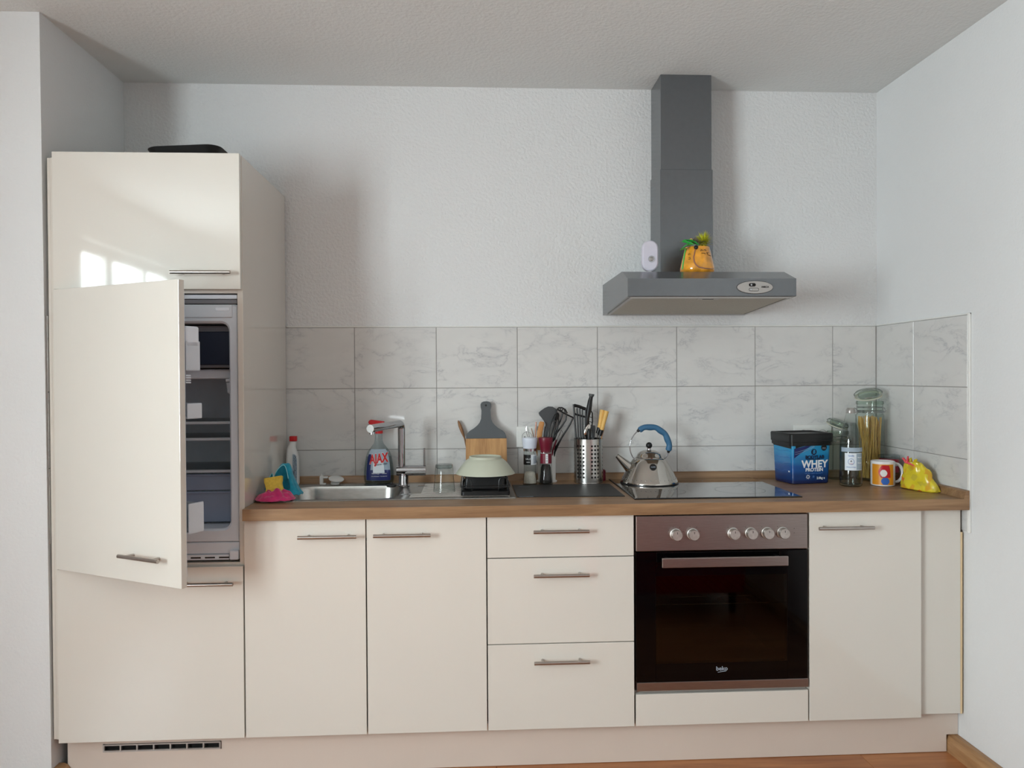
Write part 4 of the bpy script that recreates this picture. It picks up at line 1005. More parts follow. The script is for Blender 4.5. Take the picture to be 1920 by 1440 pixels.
u_ = uten('chopstick', 'taller coppery stick in the cutlery cup left of the wooden spatula', 'chopstick')
obj('stick', tube(new(), [B0(-.008)+Vector((0, .008, 0)), P(1003, 830, -.06), P(1005.3, 791, -.058)], [.002, .0026, .0026], 8), 'copper', u_, True)
u_ = uten('wooden_spatula', 'honey-coloured wooden spatula handle in the cutlery cup', 'spatula')
a0 = B0(-.004)+Vector((0, -.004, 0)); obj('handle', tube(new(), [a0, P(1009, 845, -.07), P(1012, 810, -.07), P(1016, 793, -.07), P(1016.5, 790.5, -.07)], [.006, .010, .011, .0105, .007], 16, flat=.35, ref=(0, 1, 0)), 'spatula_wood', u_, True)
def flat(pts, y, th, m, name, par, bev=.0012, tilt=0):
    poly = [(wp(u, v, y).x, wp(u, v, y).z) for u, v in pts]
    return obj(name, prism(new(), poly, 'y', y-th/2, y+th/2, bev), m, par)
u_ = uten('serving_spoon', 'large dark grey nylon serving spoon with pointed head in the cutlery cup', 'spoon')
yy = -.052
bm = new(); path = [B0(.0)+Vector((0, .012, 0)), P(1022, 822, yy), P(1025, 800, yy)]
obj('handle', tube(new(), path, [.005, .0075, .0085], 12, flat=.5, ref=(0, 1, 0)), 'grey_plastic', u_, True)
flat([(1018.5, 822), (1026, 822), (1030, 800), (1036, 790), (1043, 783), (1045, 774), (1042, 766), (1036, 762.5), (1028, 762), (1021, 765), (1014, 770), (1009.8, 774), (1011, 778), (1016, 784), (1021, 789), (1024, 795), (1023.5, 803)], yy, .006, 'grey_plastic', 'head', u_, .0025)
u_ = uten('whisk', 'black balloon whisk with thin wires in the cutlery cup'); yy = -.078
hb0 = B0(.010)
obj('handle', tube(new(), [hb0, P(1033, 832, yy)], .0045, 10), 'black', u_, True)
wb0 = P(1033, 832, yy); axd = (P(1044, 775, yy)-wb0); L_ = axd.length; axd.normalize(); sd = axd.cross(Vector((0, 1, 0))).normalized()
for k in range(5):
    a = PI*k/5; dirn = sd*math.cos(a)+Vector((0, 1, 0))*math.sin(a)*.6; pts = []
    for i in range(21):
        t_ = i/20*2-1; w = math.copysign(1, t_)*.0185*math.sin(PI*min(1, abs(t_))**.62 if False else PI*(1-abs(t_))**.55)*1.0 if abs(t_) < 1 else 0
        s_l = 1-abs(t_)**1.6; pts.append(wb0+axd*(L_*s_l)+dirn*(math.copysign(1, t_)*.0185*math.sqrt(max(0, min(1, 1-s_l)*3.2*(s_l)**.9)) if s_l > 0 else 0))
    obj('wire_loop', tube(new(), pts, .0011, 6), 'black', u_, True)
u_ = uten('black_ladle', 'black ladle with small round head behind the whisk', 'ladle'); yy = -.050
obj('handle', tube(new(), [B0(.008)+Vector((0, .010, 0)), P(1034, 815, yy), P(1041, 790, yy)], .0032, 10), 'black', u_, True)
pc = P(1043, 781, yy); bm = new(); bmesh.ops.create_uvsphere(bm, u_segments=20, v_segments=12, radius=.0165, matrix=Matrix.Translation(pc) @ Matrix.Rotation(.35, 4, 'Y') @ Matrix.Diagonal((.75, .6, 1.1, 1)))
obj('head', bm, 'black', u_, True)
u_ = uten('potato_masher', 'black slotted potato masher leaning to the right in the cutlery cup', 'masher'); yy = -.070
obj('bar', tube(new(), [P(1046, 768, yy), P(1060, 776, yy), P(1075.5, 783.5, yy)], .0032, 10), 'black', u_, True)
obj('arch', tube(new(), [P(1043, 776, yy), P(1044, 768, yy), P(1048, 764.5, yy), P(1054, 764.5, yy), P(1060, 768, yy), P(1063.5, 775, yy)], .0030, 10), 'black', u_, True)
for a, b_ in (((1050, 766), (1052, 771)), ((1056, 767), (1052, 771)), ((1058, 768), (1060, 775))): obj('spoke', tube(new(), [P(*a, yy), P(*b_, yy)], .002, 8), 'black', u_, True)
for pts in ([(1074.5, 784), (1068, 797), (1058, 813), (1048, 829), (1038, 845)], [(1062, 777), (1061, 787), (1054, 798), (1044, 812), (1035, 828), (1031, 842)], [(1055, 775), (1050, 790), (1042, 808), (1034, 826), (1030, 842)]):
    obj('tine', tube(new(), [P(u, v, yy) for u, v in pts]+[B0(.02)], .0034, 8), 'black', u_, True)
u_ = uten('kitchen_tongs', 'steel and black tongs leaning right in the cutlery cup', 'tongs'); yy = -.086
obj('steel_arm', tube(new(), [B0(.018)+Vector((0, -.004, .04)), P(1042, 832, yy), P(1050, 812, yy), P(1052, 806, yy), P(1056, 812, yy), P(1050, 823, yy), P(1043, 838, yy)], [.002, .0025, .003, .003, .003, .0025, .002], 8, flat=.5), 'steel', u_, True)
obj('black_arm', tube(new(), [B0(.022)+Vector((0, -.002, .05)), P(1040, 848, yy), P(1048, 830, yy), P(1056, 815, yy)], [.003, .0038, .0042, .003], 10), 'black', u_, True)
u_ = uten('peeler', 'dark red handle of a peeler leaning out of the cutlery cup', 'peeler'); yy = -.090
obj('handle', tube(new(), [B0(.012)+Vector((0, -.006, .03)), P(1036, 846, yy), P(1041, 832, yy), P(1043, 824, yy)], [.0025, .0038, .0036, .002], 10), 'darkred', u_, True)

# wall sockets
def socket(x0, x1, z0, z1, label, n=1):
    s = thing('wall_socket', ((x0+x1)/2, -.006, (z0+z1)/2), label, 'socket', world=True)
    obj('cover_plate', bx(new(), x0, x1, -.0145, -.006, z0, z1, .002, 2), 'caulk', s)
    w = (x1-x0)/n
    for i in range(n):
        cx_ = x0+w*(i+.5); cz_ = (z0+z1)/2; mt = Matrix.Rotation(PI/2, 4, 'X')
        f = obj('insert', bx(new(), cx_-.029, cx_+.029, -.0165, -.0145, cz_-.029, cz_+.029, .0008), 'caulk', s)
        obj('well', lathe(new(), [(.0215, .0012), (.020, .0014), (.0195, -.001), (0, -.001)], (cx_, -.0165, cz_), 28, mtx=mt), 'grout', f, True)
        bm = new()
        for dx in (-.0095, .0095): cyl(bm, (cx_+dx, -.0175, cz_), (cx_+dx, -.0155, cz_), .0026, n=10)
        obj('pin_hole', bm, 'print_black', f)
    return s
socket(1.5345, 1.6200, 1.045, 1.1305, 'white wall socket in the tiles behind the grinders')
socket(2.700, 2.862, 1.043, 1.1265, 'white double wall socket in the tiles behind the protein tub', 2)

# steel utensil holder
HY = -.089; hx = wp(1103.3, 860, HY).x; HR = .0580; HH = wp(1103, 822, HY).z-T
sh_ = thing('utensil_holder', (hx, HY, T), 'perforated stainless steel utensil holder standing between grinders and kettle', 'utensil holder')
bm = new(); AB = []; hA = set()
for g_ in range(6):
    ca_ = 288.6+60*g_
    for k, da in enumerate((-13.3, 0, 13.3)):
        AB.append(ca_+da-3.9); hA.add(len(AB)-1); AB.append(ca_+da+3.9)
    for da in (21.9, 26.5, 31.1, 35.7, 38.4): AB.append(ca_+da)
ZB = [.004]; hZ = set()
for k in range(9):
    z0 = .0225+.0155*k; ZB.append(z0); hZ.add(len(ZB)-1); ZB.append(z0+.0079)
ZB.append(HH-.002); NA = len(AB)
g = [[bm.verts.new((HR*math.cos(math.radians(a)), HR*math.sin(math.radians(a)), z)) for a in AB] for z in ZB]
for j in range(len(ZB)-1):
    for i in range(NA):
        a, b, c, d = g[j][i], g[j][(i+1) % NA], g[j+1][(i+1) % NA], g[j+1][i]
        if i in hA and j in hZ:      # octagonal hole: only the corner triangles stay
            for (p, q, r_) in ((a, b, d), (b, a, c), (c, b, d), (d, a, c)): bm.faces.new((p, bm.verts.new(p.co.lerp(q.co, .3)), bm.verts.new(p.co.lerp(r_.co, .3))))
            continue
        bm.faces.new((a, b, c, d))
obj('cylinder', bm, 'steel', sh_, True)
obj('rim', lathe(new(), [(HR-.001, HH-.004), (HR+.0012, HH-.003), (HR+.0012, HH), (HR-.0012, HH), (HR-.001, HH-.004)], n=72), 'steel', sh_, True)
obj('bottom', lathe(new(), [(0, 0), (HR-.001, 0), (HR+.0008, .002), (HR+.0005, .0055), (HR-.002, .006), (0, .006)], n=72), 'steel', sh_, True)
obj('shade_lining', lathe(new(), [(HR-.005, .007), (HR-.005, HH-.012)], n=48), 'dark', sh_, True)  # dark cylinder added as the shaded inside behind the holes
HB = lambda dx, dy=0: Vector((hx+dx, HY+dy, T+.010))
u_ = uten('slotted_turner', 'black slotted turner in the steel utensil holder', 'turner'); yy = -.106
def Q(u, v): return P(u, v, yy)
obj('head_edge', flat([(1076, 757.5), (1078.5, 756), (1099, 763.5), (1099.5, 771), (1076.5, 765.5), (1074.3, 760)], yy, .004, 'black', 't', u_).data and None or new() if False else tube(new(), [Q(1076, 760), Q(1085, 762), Q(1098, 767)], .0065, 10), 'black', u_, True)
for a, b_ in (((1075.6, 758), (1080, 822)), ((1082, 765), (1084.5, 822)), ((1087, 766), (1089, 822)), ((1092, 768), (1093, 822)), ((1098, 768), (1097, 822))): obj('slat', tube(new(), [Q(*a), Q(*b_)], .0038, 8), 'black', u_, True)
obj('cross_bar', tube(new(), [Q(1077, 776), Q(1098, 782)], .0042, 8), 'black', u_, True)
obj('neck', tube(new(), [Q(1080, 821), Q(1088, 826), Q(1097, 821)], .005, 8), 'black', u_, True)
obj('handle', tube(new(), [Q(1088, 826), HB(-.012, -.01)], .005, 10), 'black', u_, True)
u_ = uten('knife_sharpener', 'black handled tool with flared end, tallest in the steel utensil holder', 'kitchen tool'); yy = -.100
obj('handle', tube(new(), [HB(.004, 0), P(1099, 815, yy), P(1101.5, 783, yy), P(1104, 768, yy), P(1106.5, 752, yy), P(1108.2, 745, yy), P(1108.8, 741, yy)], [.004, .006, .0085, .0115, .0095, .0075, .0095], 16), 'black', u_, True)
obj('end_cap', tube(new(), [P(1108.6, 743.2, yy), P(1109.3, 738.6, yy)], [.0105, .0115], 16), 'grey_plastic', u_, True)
u_ = uten('slotted_spoon', 'black slotted spoon behind the tallest tool in the steel holder', 'spoon'); yy = -.072
obj('ring', tube(new(), [P(1105, 772, yy), P(1108, 769.5, yy), P(1110.5, 775, yy), P(1111, 790, yy), P(1109.5, 800, yy), P(1107, 806, yy), P(1104.5, 800, yy), P(1103.5, 785, yy)], .0026, 8, True), 'black', u_, True)
for v in (782, 791, 798): obj('slat', tube(new(), [P(1104, v-1, yy), P(1110.6, v+1, yy)], .0016, 6), 'black', u_, True)
obj('handle', tube(new(), [P(1107, 805, yy), HB(.006, .012)], .004, 10), 'black', u_, True)
u_ = uten('steel_spoon', 'shiny steel spoon bowl in front in the steel holder', 'spoon'); yy = -.118
bm = new(); c_ = P(1101, 806, yy); bmesh.ops.create_uvsphere(bm, u_segments=20, v_segments=12, radius=.020, matrix=Matrix.Translation(c_) @ Matrix.Rotation(.42, 4, 'Y') @ Matrix.Diagonal((.5, .18, 1.3, 1)))
obj('bowl', bm, 'mirror', u_, True); obj('handle', tube(new(), [P(1097, 818, yy), HB(-.004, -.02)], .0025, 8), 'chrome', u_, True)
u_ = uten('paring_knife', 'short black-handled knife in the steel holder right of the steel spoon', 'knife'); yy = -.128
obj('grip', tube(new(), [HB(.004, -.02), P(1104, 824, yy), P(1104.5, 808, yy), P(1104.8, 804, yy)], [.004, .0085, .0085, .005], 12), 'black', u_, True)
u_ = uten('grey_scraper', 'blue-grey rubber scraper in the steel holder', 'scraper'); yy = -.092
obj('blade', tube(new(), [P(1112, 822, yy), P(1112.5, 805, yy), P(1113, 799, yy), P(1113, 797.5, yy)], [.006, .008, .0075, .004], 14, flat=.3, ref=(0, 1, 0)), 'grey_paint', u_, True); obj('handle', tube(new(), [P(1112, 822, yy), HB(.016, 0)], .003, 8), 'steel', u_, True)
for (du, lab, dy) in ((0, 'left one of two pale wooden knife handles crossing in the steel holder', 0), (1, 'right one of two pale wooden knife handles crossing in the steel holder', -.012)):
    u_ = uten('knife', lab, 'knife', None); yy = -.100+dy
    t1, t0 = ((1129.5, 768.5), (1124, 802)) if du == 0 else ((1137.5, 770.5), (1128, 806))
    obj('wooden_handle', tube(new(), [P(*t0, yy), P(t0[0]*.5+t1[0]*.5, t0[1]*.5+t1[1]*.5, yy), P(*t1, yy)], [.0085, .0090, .0100], 16), 'wood_handle', u_, True)
    e0 = P(t0[0]-3.5, t0[1]+11, yy)
    obj('ferrule', tube(new(), [P(*t0, yy), e0], [.0088, .0076], 14), 'black', u_, True)
    obj('blade', tube(new(), [e0, HB(.026-du*.004, dy-.01)], [.005, .003], 8, flat=.3), 'steel', u_, True)
u_ = uten('orange_stick', 'thin orange-brown stick at the right rim of the steel holder', 'stick'); yy = -.088
obj('stick', tube(new(), [HB(.034, 0), P(1127.5, 822, yy), P(1132.8, 802, yy)], .0022, 8), 'spatula_wood', u_, True)
rj = thing('red_bottle', (wp(1129.5, 890, -.05).x+.002, -.044, T), 'small dark red bottle almost hidden behind the steel utensil holder', 'bottle')
obj('body', lathe(new(), [(0, 0), (.011, 0), (.0125, .003), (.0125, .020), (.011, .026), (.0125, .030), (.012, .042), (.006, .046), (0, .046)], n=24), 'darkred', rj, True)

# ================================================================== right-hand group
# protein tub
TA = math.radians(9); nc = wz(1487, 909, T); 
tb = thing('protein_tub', (nc.x, nc.y+.004, T+.0005), 'blue and black plastic tub of whey protein powder near the right end of the worktop', 'tub', rot=(0, 0, TA))
TW, TD, TH_ = .162, .132, .176
def tubxy(z): k = .0055*(z/TH_); return (-k, -k, TW+k, TD+k)      # widens upward
bm = new(); lo = []
for z in (0, .003, .05, .1, .15, TH_):
    x0, y0, x1, y1 = tubxy(z); e = .003 if z == 0 else 0
    lo.append([(p[0], p[1], z) for p in rrect(x1-x0-2*e, y1-y0-2*e, .014, 5, (x0+x1)/2, (y0+y1)/2)])
obj('body', loft(bm, lo), 'tub', tb, True)
lo = []
for z, e in ((TH_-.026, .0015), (TH_-.025, .005), (TH_-.012, .0055), (TH_-.011, .0075), (TH_+.020, .0085), (TH_+.0235, .006), (TH_+.0235, -.004), (TH_+.018, -.006)):
    x0, y0, x1, y1 = tubxy(TH_); lo.append([(p[0], p[1], z) for p in rrect(x1-x0+2*e, y1-y0+2*e, .016, 5, (x0+x1)/2, (y0+y1)/2)])
obj('lid', loft(new(), lo), 'black', tb, True, 'black snap-on lid')
def tf(x, z, e): k = .0055*z/TH_; return Vector((x, -k-e, z))
def fpoly(pts, e, m, name, par): 
    b = new(); b.faces.new([b.verts.new(tf(x, z, e)) for x, z in pts]); return obj(name, b, m, par)
blk = [(.010, .1765), (.1525, .1765), (.1525, .156)]+[(.085-.075*t, .156-.016*(t**1.3)) for t in [i/12 for i in range(0, 13)]]
fpoly(blk, .0006, 'print_black', 'black_band', tb)
fpoly([(.004, .1395), (.030, .1440), (.055, .1500), (.085, .1555), (.078, .1500), (.055, .137), (.030, .120), (.004, .102)], .0007, 'print_blue' if False else 'navy', 'swoosh', tb)
bm = new()
for z0, z1, zz in ((.126, .150, .0), (.118, .146, .0)):
    tube(bm, [tf(.008+.012*i, z0+(z1-z0)*(i/7)**1.4, .0010) for i in range(8)], .0005, 5)
obj('swoosh_lines', bm, 'label_grey', tb)
bm = new(); A = [bm.verts.new(tf(.134+.0125*math.cos(2*PI*i/28), .142+.0125*math.sin(2*PI*i/28), .0008)) for i in range(28)]; bm.faces.new(A); r1_ = obj('round_mark', bm, 'print_black', tb)
text('MADE IN', 'print_grey', r1_, .0036, lambda x, y, h_: tf(.134+x, .141+y, .001+h_)); text('GERMANY', 'print_grey', r1_, .0036, lambda x, y, h_: tf(.134+x, .137+y, .001+h_))
bm = new(); A = [bm.verts.new(tf(.090+0.0120*math.cos(2*PI*i/28), .1255+.0120*math.sin(2*PI*i/28), .0008)) for i in range(28)]; bm.faces.new(A); r2_ = obj('logo_disc', bm, 'print_navy', tb)
TX = lambda cx_, cz_: (lambda x, y, h_: tf(cx_+x, cz_+y, .0009+h_))
text('B', 'tub', r2_, .0195, TX(.090, .1255), bold=.0005, shear=.15)
text('BODYLAB', 'print_navy', tb, .0185, TX(.094, .1045), bold=.0006, sx=1.0)
text('SPORTS NUTRITION', 'print_navy', tb, .0066, TX(.090, .0955))
text('WHEY', 'print_white', tb, .0400, TX(.094, .077), bold=.0012, sx=.98)
text('PROTEIN', 'print_white', tb, .0190, TX(.093, .0550), bold=.0005)
text('ULTRA HIGH QUALITY', 'print_blue', tb, .0078, TX(.092, .0415))
text('2.0kg e', 'print_white', tb, .0125, TX(.122, .0220), bold=.0002)
bm = new()
for i in range(8):
    a = 2*PI*i/8; tube(bm, [tf(.066+.0045*math.cos(a), .028+.0045*math.sin(a), .0009), tf(.066+.009*math.cos(a+.25), .028+.009*math.sin(a+.25), .0009)], .0007, 5)
A = [tf(.066+.0048*math.cos(2*PI*i/20), .028+.0048*math.sin(2*PI*i/20), .0009) for i in range(20)]; tube(bm, A, .0006, 5, True); obj('icon', bm, 'print_white', tb)
bm = new(); 
for i in range(4): a = PI*i/4; tube(bm, [tf(.090-.006*math.cos(a), .028-.006*math.sin(a), .0009), tf(.090+.006*math.cos(a), .028+.006*math.sin(a), .0009)], .0005, 5)
obj('icon', bm, 'print_blue', tb)
def tside(y, z, e): k = .0055*z/TH_; return Vector((-k-e, y, z))
bm = new(); b2 = [tside(y, z, .0006) for y, z in ((.002, .152), (.130, .152), (.130, .146), (.002, .139))]; bm.faces.new([bm.verts.new(p) for p in b2]); obj('black_band', bm, 'print_black', tb)
bm = new()
for z in (.128, .102, .078, .050): tube(bm, [tside(.012+.11*i/6, z+.003*math.sin(i*1.3), .0008) for i in range(7)], .0005, 5)
obj('side_lines', bm, 'print_blue', tb)
bm = new(); bm.faces.new([bm.verts.new(tside(y, z, .0008)) for y, z in ((.016, .046), (.026, .046), (.026, .052), (.016, .052))]); obj('side_patch', bm, 'print_white', tb)

def bail_jar(name, loc, label, R, H, lid_tilt, lid_dir, neck, lid_rise, grid=None):
    j = thing(name, loc, label, 'jar')
    o_ = [(R*.94, 0), (R, .006), (R, H-.075), (R*.985, H-.065), (neck+.003, H-.055), (neck, H-.052), (neck, H-.004), (neck+.001, H)]
    obj('glass', lathe(new(), [(0, 0)]+o_, n=48), 'glass_g', j, True)
    bm = new(); zb0 = H-.046
    for z in (zb0, zb0+.006, zb0+.020): tube(bm, [((neck+.0022)*math.cos(2*PI*i/40), (neck+.0022)*math.sin(2*PI*i/40), z) for i in range(40)], .0013, 6, True)
    for s in (-1, 1): tube(bm, [(s*(neck+.002), -.004, zb0+.004), (s*(neck+.012), -.003, zb0+.000), (s*(neck+.018), 0, zb0+.008), (s*(neck+.013), .003, zb0+.018), (s*(neck+.004), .003, zb0+.012)], .0015, 6)
    obj('wire_bail', bm, 'chrome', j, True)
    obj('rim_band', lathe(new(), [(neck+.0005, H-.014), (neck+.003, H-.012), (neck+.003, H-.003), (neck+.0005, H-.001)], n=48), 'glass_g', j, True)
    m_ = Matrix.Translation((0, lid_dir*.010, H+lid_rise)) @ Matrix.Rotation(math.radians(lid_tilt[0]), 4, 'X') @ Matrix.Rotation(math.radians(lid_tilt[1]), 4, 'Y')
    lid = obj('lid', lathe(new(), [(0, -.004), (neck-.008, -.004), (neck-.006, .002), (neck+.001, .004), (neck+.003, .014), (neck-.002, .021), (neck*.6, .026), (0, .027), (0, .022), (neck*.6, .020), (neck-.010, .014), (neck-.012, .0), (0, .0)], n=44, mtx=m_), 'glass_g', j, True)
    sl = obj('rubber_seal', lathe(new(), [(neck-.006, .001), (neck+.003, .001), (neck+.003, .004), (neck-.006, .004), (neck-.006, .001)], n=44, mtx=m_), 'rubber', lid, True)
    bm = tube(new(), [m_ @ Vector(((neck+.0042)*math.cos(2*PI*i/40), (neck+.0042)*math.sin(2*PI*i/40), .013)) for i in range(40)], .0012, 6, True)
    obj('wire_bail', bm, 'chrome', j, True)
    return j
jy = -.118; jp = wp(1631, 860, jy)
sj = bail_jar('spaghetti_jar', (jp.x, jy, T+.0005), 'tall swing-top glass jar full of spaghetti in the corner, its lid resting open', .0535, .345, (18, -12), 1, .048, .020) if False else None
H1 = wp(1630, 752, jy).z-T
sj = bail_jar('storage_jar', (jp.x, jy, T+.0005), 'tall swing-top glass jar of spaghetti in the corner with its lid resting open on top', .0535, H1, (14, -15), 1, .0490, .0180)
obj('neck_glass', lathe(new(), [(.047, H1*.80), (.0475, H1*.83), (.0475, H1*.945), (.045, H1*.945), (.045, H1*.80)], n=40), 'glass_g', sj, True) if False else None
bm = new(); random.seed(11)
for i in range(130):
    a, r_ = random.uniform(0, 2*PI), .044*math.sqrt(random.random()); a2, r2 = a+random.uniform(-.9, .9), .043*math.sqrt(random.random())
    h_ = random.uniform(.238, .262)
    cyl(bm, (r_*math.cos(a)*.93, r_*math.sin(a)*.93, .009), (r2*math.cos(a2), r2*math.sin(a2), h_), .0014, n=5)
sp = obj('spaghetti', bm, 'pasta'); sp.location = (jp.x, jy, T+.0005); tag(sp, 'bundle of dry spaghetti standing in the tall glass jar', 'spaghetti', kind='stuff')
jy2 = -.080; jp2 = wp(1571, 860, jy2); H2 = wp(1571, 808, jy2).z-T
bail_jar('storage_jar', (jp2.x, jy2, T+.0005), 'shorter empty swing-top glass jar with open lid between protein tub and water bottle', .0455, H2, (16, 14), 1, .040, .019)

# water bottle
by = -.275; bp_ = wp(1595, 870, by); wbt = thing('water_bottle', (bp_.x, by, T+.0005), 'clear glass water bottle with pale blue label standing left of the mug', 'bottle')
zof = lambda v: wp(1595, v, by).z-T
o_ = [(.036, 0), (.040, .003), (.0412, .010), (.0412, zof(885)), (.0400, zof(880)), (.0400, zof(838)), (.0385, zof(828)), (.0300, zof(805)), (.0210, zof(785)), (.0165, zof(777)), (.0150, zof(774))]
obj('glass', lathe(new(), [(0, 0)]+o_, n=48), 'glass', wbt, True)
obj('water', lathe(new(), [(0, .010), (.034, .008)]+[(r_-.003, z) for r_, z in o_[2:8]]+[(.0195, zof(793)), (0, zof(793))], n=40), 'water_thin', wbt, True)
obj('cap', lathe(new(), [(0, zof(775)), (.0172, zof(775)), (.0178, zof(773)), (.0165, zof(768)), (.0120, zof(765)), (0, zof(764.5))], n=32), 'silver_plastic', wbt, True)
wl1 = wrap(wbt, .0402, 212, 312, zof(880), zof(848), 'label_white', 'label')
wrap(wbt, .0402, 190, 340, zof(846), zof(838), 'label_grey', 'label')
wrap(wl1, .0402, 272, 311, zof(879), zof(849), 'label_grey', 'label_half', .0010)
cwb = cw(.0402, .0012, 245)
bm = new(); vs = [Vector(cwb(.0105*math.cos(2*PI*i/24), zof(864)+.0115*math.sin(2*PI*i/24), .0002)) for i in range(24)]; tube(bm, vs, .0006, 5, True); obj('emblem', bm, 'print_blue', wl1)
text('Quelle', 'print_blue', wl1, .0075, lambda x, y, h_: cwb(x, y+zof(853), h_)); text('A', 'print_black', wl1, .008, lambda x, y, h_: cwb(x, y+zof(863), h_), bold=.0003)
text('Classic', 'print_red', wl1, .0045, lambda x, y, h_: cwb(x, y+zof(867.5), h_)); text('MINERALWASSER', 'print_blue', wl1, .0042, lambda x, y, h_: cwb(x, y+zof(874), h_))
cwc = cw(.0402, .0016, 290); text('Mineral', 'print_white', wl1, .006, lambda x, y, h_: cwc(x, y+zof(856), h_)); text('Wasser', 'print_white', wl1, .006, lambda x, y, h_: cwc(x, y+zof(866), h_))

# mug (character print left out: plain blocks of the same colours)
my = -.272; mp_ = wp(1655, 890, my); MH = wp(1655, 864, my).z-T; MR = .0435
mg = thing('mug', (mp_.x, my, T+.0005), 'white mug with an orange, red and blue print, its handle to the right', 'mug')
obj('cup', lathe(new(), [(0, 0), (MR-.004, 0), (MR-.001, .002), (MR, .006), (MR, MH-.002), (MR-.0015, MH), (MR-.004, MH-.001), (MR-.0045, .010), (MR-.010, .006), (0, .006)], n=56), 'mug_white', mg, True)
hh = []
for i in range(17):
    a = math.radians(98-196*i/16); hh.append((MR-.003+.036*max(0, math.cos(a))**.8 if math.cos(a) > 0 else MR-.003, -.004, MH*.50+.036*math.sin(a)))
hnd_ = obj('handle', tube(new(), hh, .0055, 14, flat=1.1), 'mug_white', mg, True)
pr_ = wrap(mg, MR, 186, 296, .006, MH-.010, 'orange', 'print_panel')
cm = cw(MR, .0010, 248)
def blob(pts, m, name, e=0): b = new(); b.faces.new([b.verts.new(Vector(cm(x, y, e))) for x, y in pts]); return obj(name, b, m, pr_)
def grid_patch(fx, z0, z1, m, name, e):
    b = new(); g = []
    for j in range(13):
        z = z0+(z1-z0)*j/12; x0, x1 = fx(j/12); g.append([b.verts.new(Vector(cm(x0+(x1-x0)*i/10, z, e))) for i in range(11)])
    for j in range(12):
        for i in range(10): b.faces.new((g[j][i], g[j][i+1], g[j+1][i+1], g[j+1][i]))
    return obj(name, b, m, pr_, True)
grid_patch(lambda t: (-.012+.004*t-.010*math.sin(PI*t), .022-.006*t**3), MH*.36, MH*.86, 'mug_red', 'red_patch', .0003)
grid_patch(lambda t: (-.013*math.sin(PI*(.15+.7*t))+.002, .014*math.sin(PI*(.15+.7*t))+.004), MH*.08, MH*.36, 'mug_blue', 'blue_patch', .0006)
grid_patch(lambda t: (-.010*math.sin(PI*(.1+.8*t))-.004, .012*math.sin(PI*(.1+.8*t))-.002), MH*.40, MH*.68, 'mug_white', 'pale_patch', .0009)

# red jar with clear lid
ry = -.207; rp = wp(1676, 880, ry); RH = wp(1676, 859, ry).z-T
rjr = thing('snack_jar', (min(rp.x, 3.000), ry, T+.0005), 'red-labelled plastic jar with a clear lid behind the mug', 'jar')
obj('jar', lathe(new(), [(0, 0), (.033, 0), (.036, .003), (.036, RH*.55), (.0355, RH*.98), (0, RH)], n=40), 'redjar', rjr, True)
wrap(rjr, .036, 190, 350, .006, RH*.45, 'brown_spots', 'window')
obj('lid', lathe(new(), [(0, RH), (.0385, RH), (.0392, RH+.003), (.0390, RH+.011), (.036, RH+.0135), (0, RH+.0135)], n=40), 'bottle_clear', rjr, True, 'clear plastic lid')
text('Choco', 'print_white', rjr, .012, (lambda f: (lambda x, y, h_: f(x, y+RH*.75, h_)))(cw(.036, .0004, 285)), bold=.0003)

# yellow bag closed with a pink clip
bgp = thing('snack_bag', (3.002, -.405, T+.001), 'yellow foil snack bag closed with a pink clip near the right wall', 'bag', rot=(0, 0, math.radians(-72)))
bm = new(); lo = []
NB = 64
for j, (t_) in enumerate([0, .04, .1, .17, .25, .33, .41, .5, .58, .66, .74, .82, .89, .95, 1]):
    z = .100*t_; L0 = .078*(1-.62*t_**1.6); L1 = .026*(1-.66*t_**1.1)+.002; cxo = -.022*t_; ring_ = []
    if t_ == 0: L0 *= .93; L1 *= .8
    for i in range(NB):
        a = 2*PI*i/NB; c_, s_ = math.cos(a), math.sin(a)
        x = cxo+L0*math.copysign(abs(c_)**.7, c_); y = L1*math.copysign(abs(s_)**.8, s_)
        nn = noise.noise(Vector((x*30, y*30, z*26)))*.008*(1 if 0 < t_ else .2)+noise.noise(Vector((x*80, y*80, z*80)))*.005*(t_ > 0)
        ring_.append((x+nn*c_, y+nn*s_*.9, z+(nn*.6 if t_ > .5 else 0)))
    lo.append(ring_)
obj('bag', loft(bm, lo), 'bag', bgp, True)
bm = new()
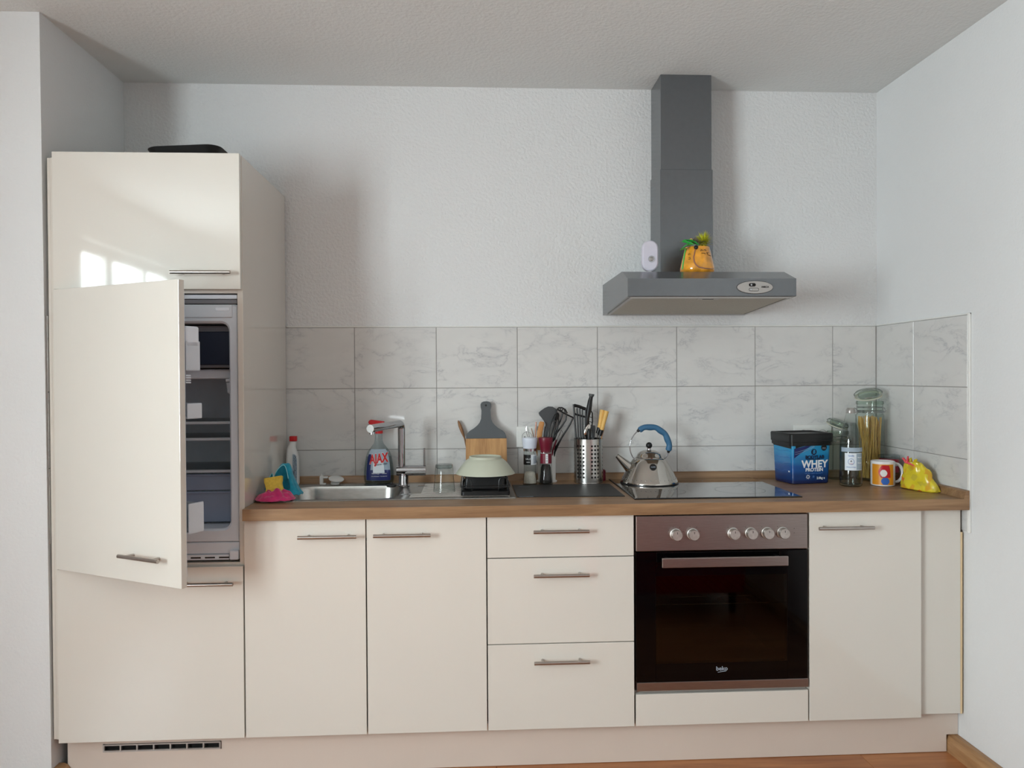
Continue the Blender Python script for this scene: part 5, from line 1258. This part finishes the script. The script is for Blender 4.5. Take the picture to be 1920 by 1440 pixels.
for i in range(7):
    a = -1+2*i/6; tube(bm, [(-.030+a*.018, -.002, .088), (-.030+a*.030+.003*math.sin(i*2.1), -.004+.006*math.sin(i*1.7), .104+.010*math.cos(a*1.2)+.004*math.sin(i*3))], [.008, .006], 8, flat=.3)
obj('gathered_top', bm, 'bag', bgp, True)
bm = new(); tube(bm, [(-.062, -.010, .112), (-.045, -.014, .098), (-.020, -.014, .094), (.004, -.012, .082)], [.005, .0065, .0065, .005], 10, flat=.6); tube(bm, [(-.040, -.013, .100), (-.036, -.016, .122)], [.0065, .004], 8, flat=.5)
obj('clip', bm, 'pinkclip', bgp, True, 'pink bag clip')
bm = new()
for i in range(6): bx(bm, .005+.004*(i % 2), .045-.004*(i % 3), -.0345, -.034, .022+i*.007, .0235+i*.007)
obj('fine_print', bm, 'print_black', bgp) if False else bm.free()

# ================================================================== red armchair standing behind the camera (seen in the oven's reflections)
ac = thing('armchair', (2.45, -2.55, 0), 'dark red fabric armchair out of frame, mirrored in the oven glass', 'armchair')
obj('base', bx(new(), -.42, .42, -.38, .38, .12, .30, .02, 2), 'sofa', ac)
obj('seat_cushion', bx(new(), -.30, .30, -.36, .26, .301, .44, .04, 3), 'sofa', ac, True)
obj('backrest', bx(new(), -.42, .42, .20, .40, .301, .82, .05, 3), 'sofa', ac, True)
for s in (-1, 1): obj('armrest', bx(new(), s*.36-.06, s*.36+.06, -.38, .19, .301, .60, .04, 3), 'sofa', ac, True)
for sx_ in (-.36, .36):
    for sy_ in (-.32, .32): b = new(); cyl(b, (sx_, sy_, 0), (sx_, sy_, .121), .018, .025, 12); obj('leg', b, 'black', ac, True)
ac.rotation_euler = (0, 0, PI)

# ------------------------------------------------------------------ families of like things
def group(names, g):
    for o in bpy.data.objects:
        if o.parent is None and o.name.split('.')[0] in names: o['group'] = g
group(('wall_socket',), 'wall sockets in the tiled splashback')
group(('storage_jar',), 'swing-top glass jars')
group(('salt_grinder', 'pepper_grinder'), 'spice grinders')
group(('chopstick',), 'sticks in the cutlery cup')
group(('knife',), 'wooden-handled knives')
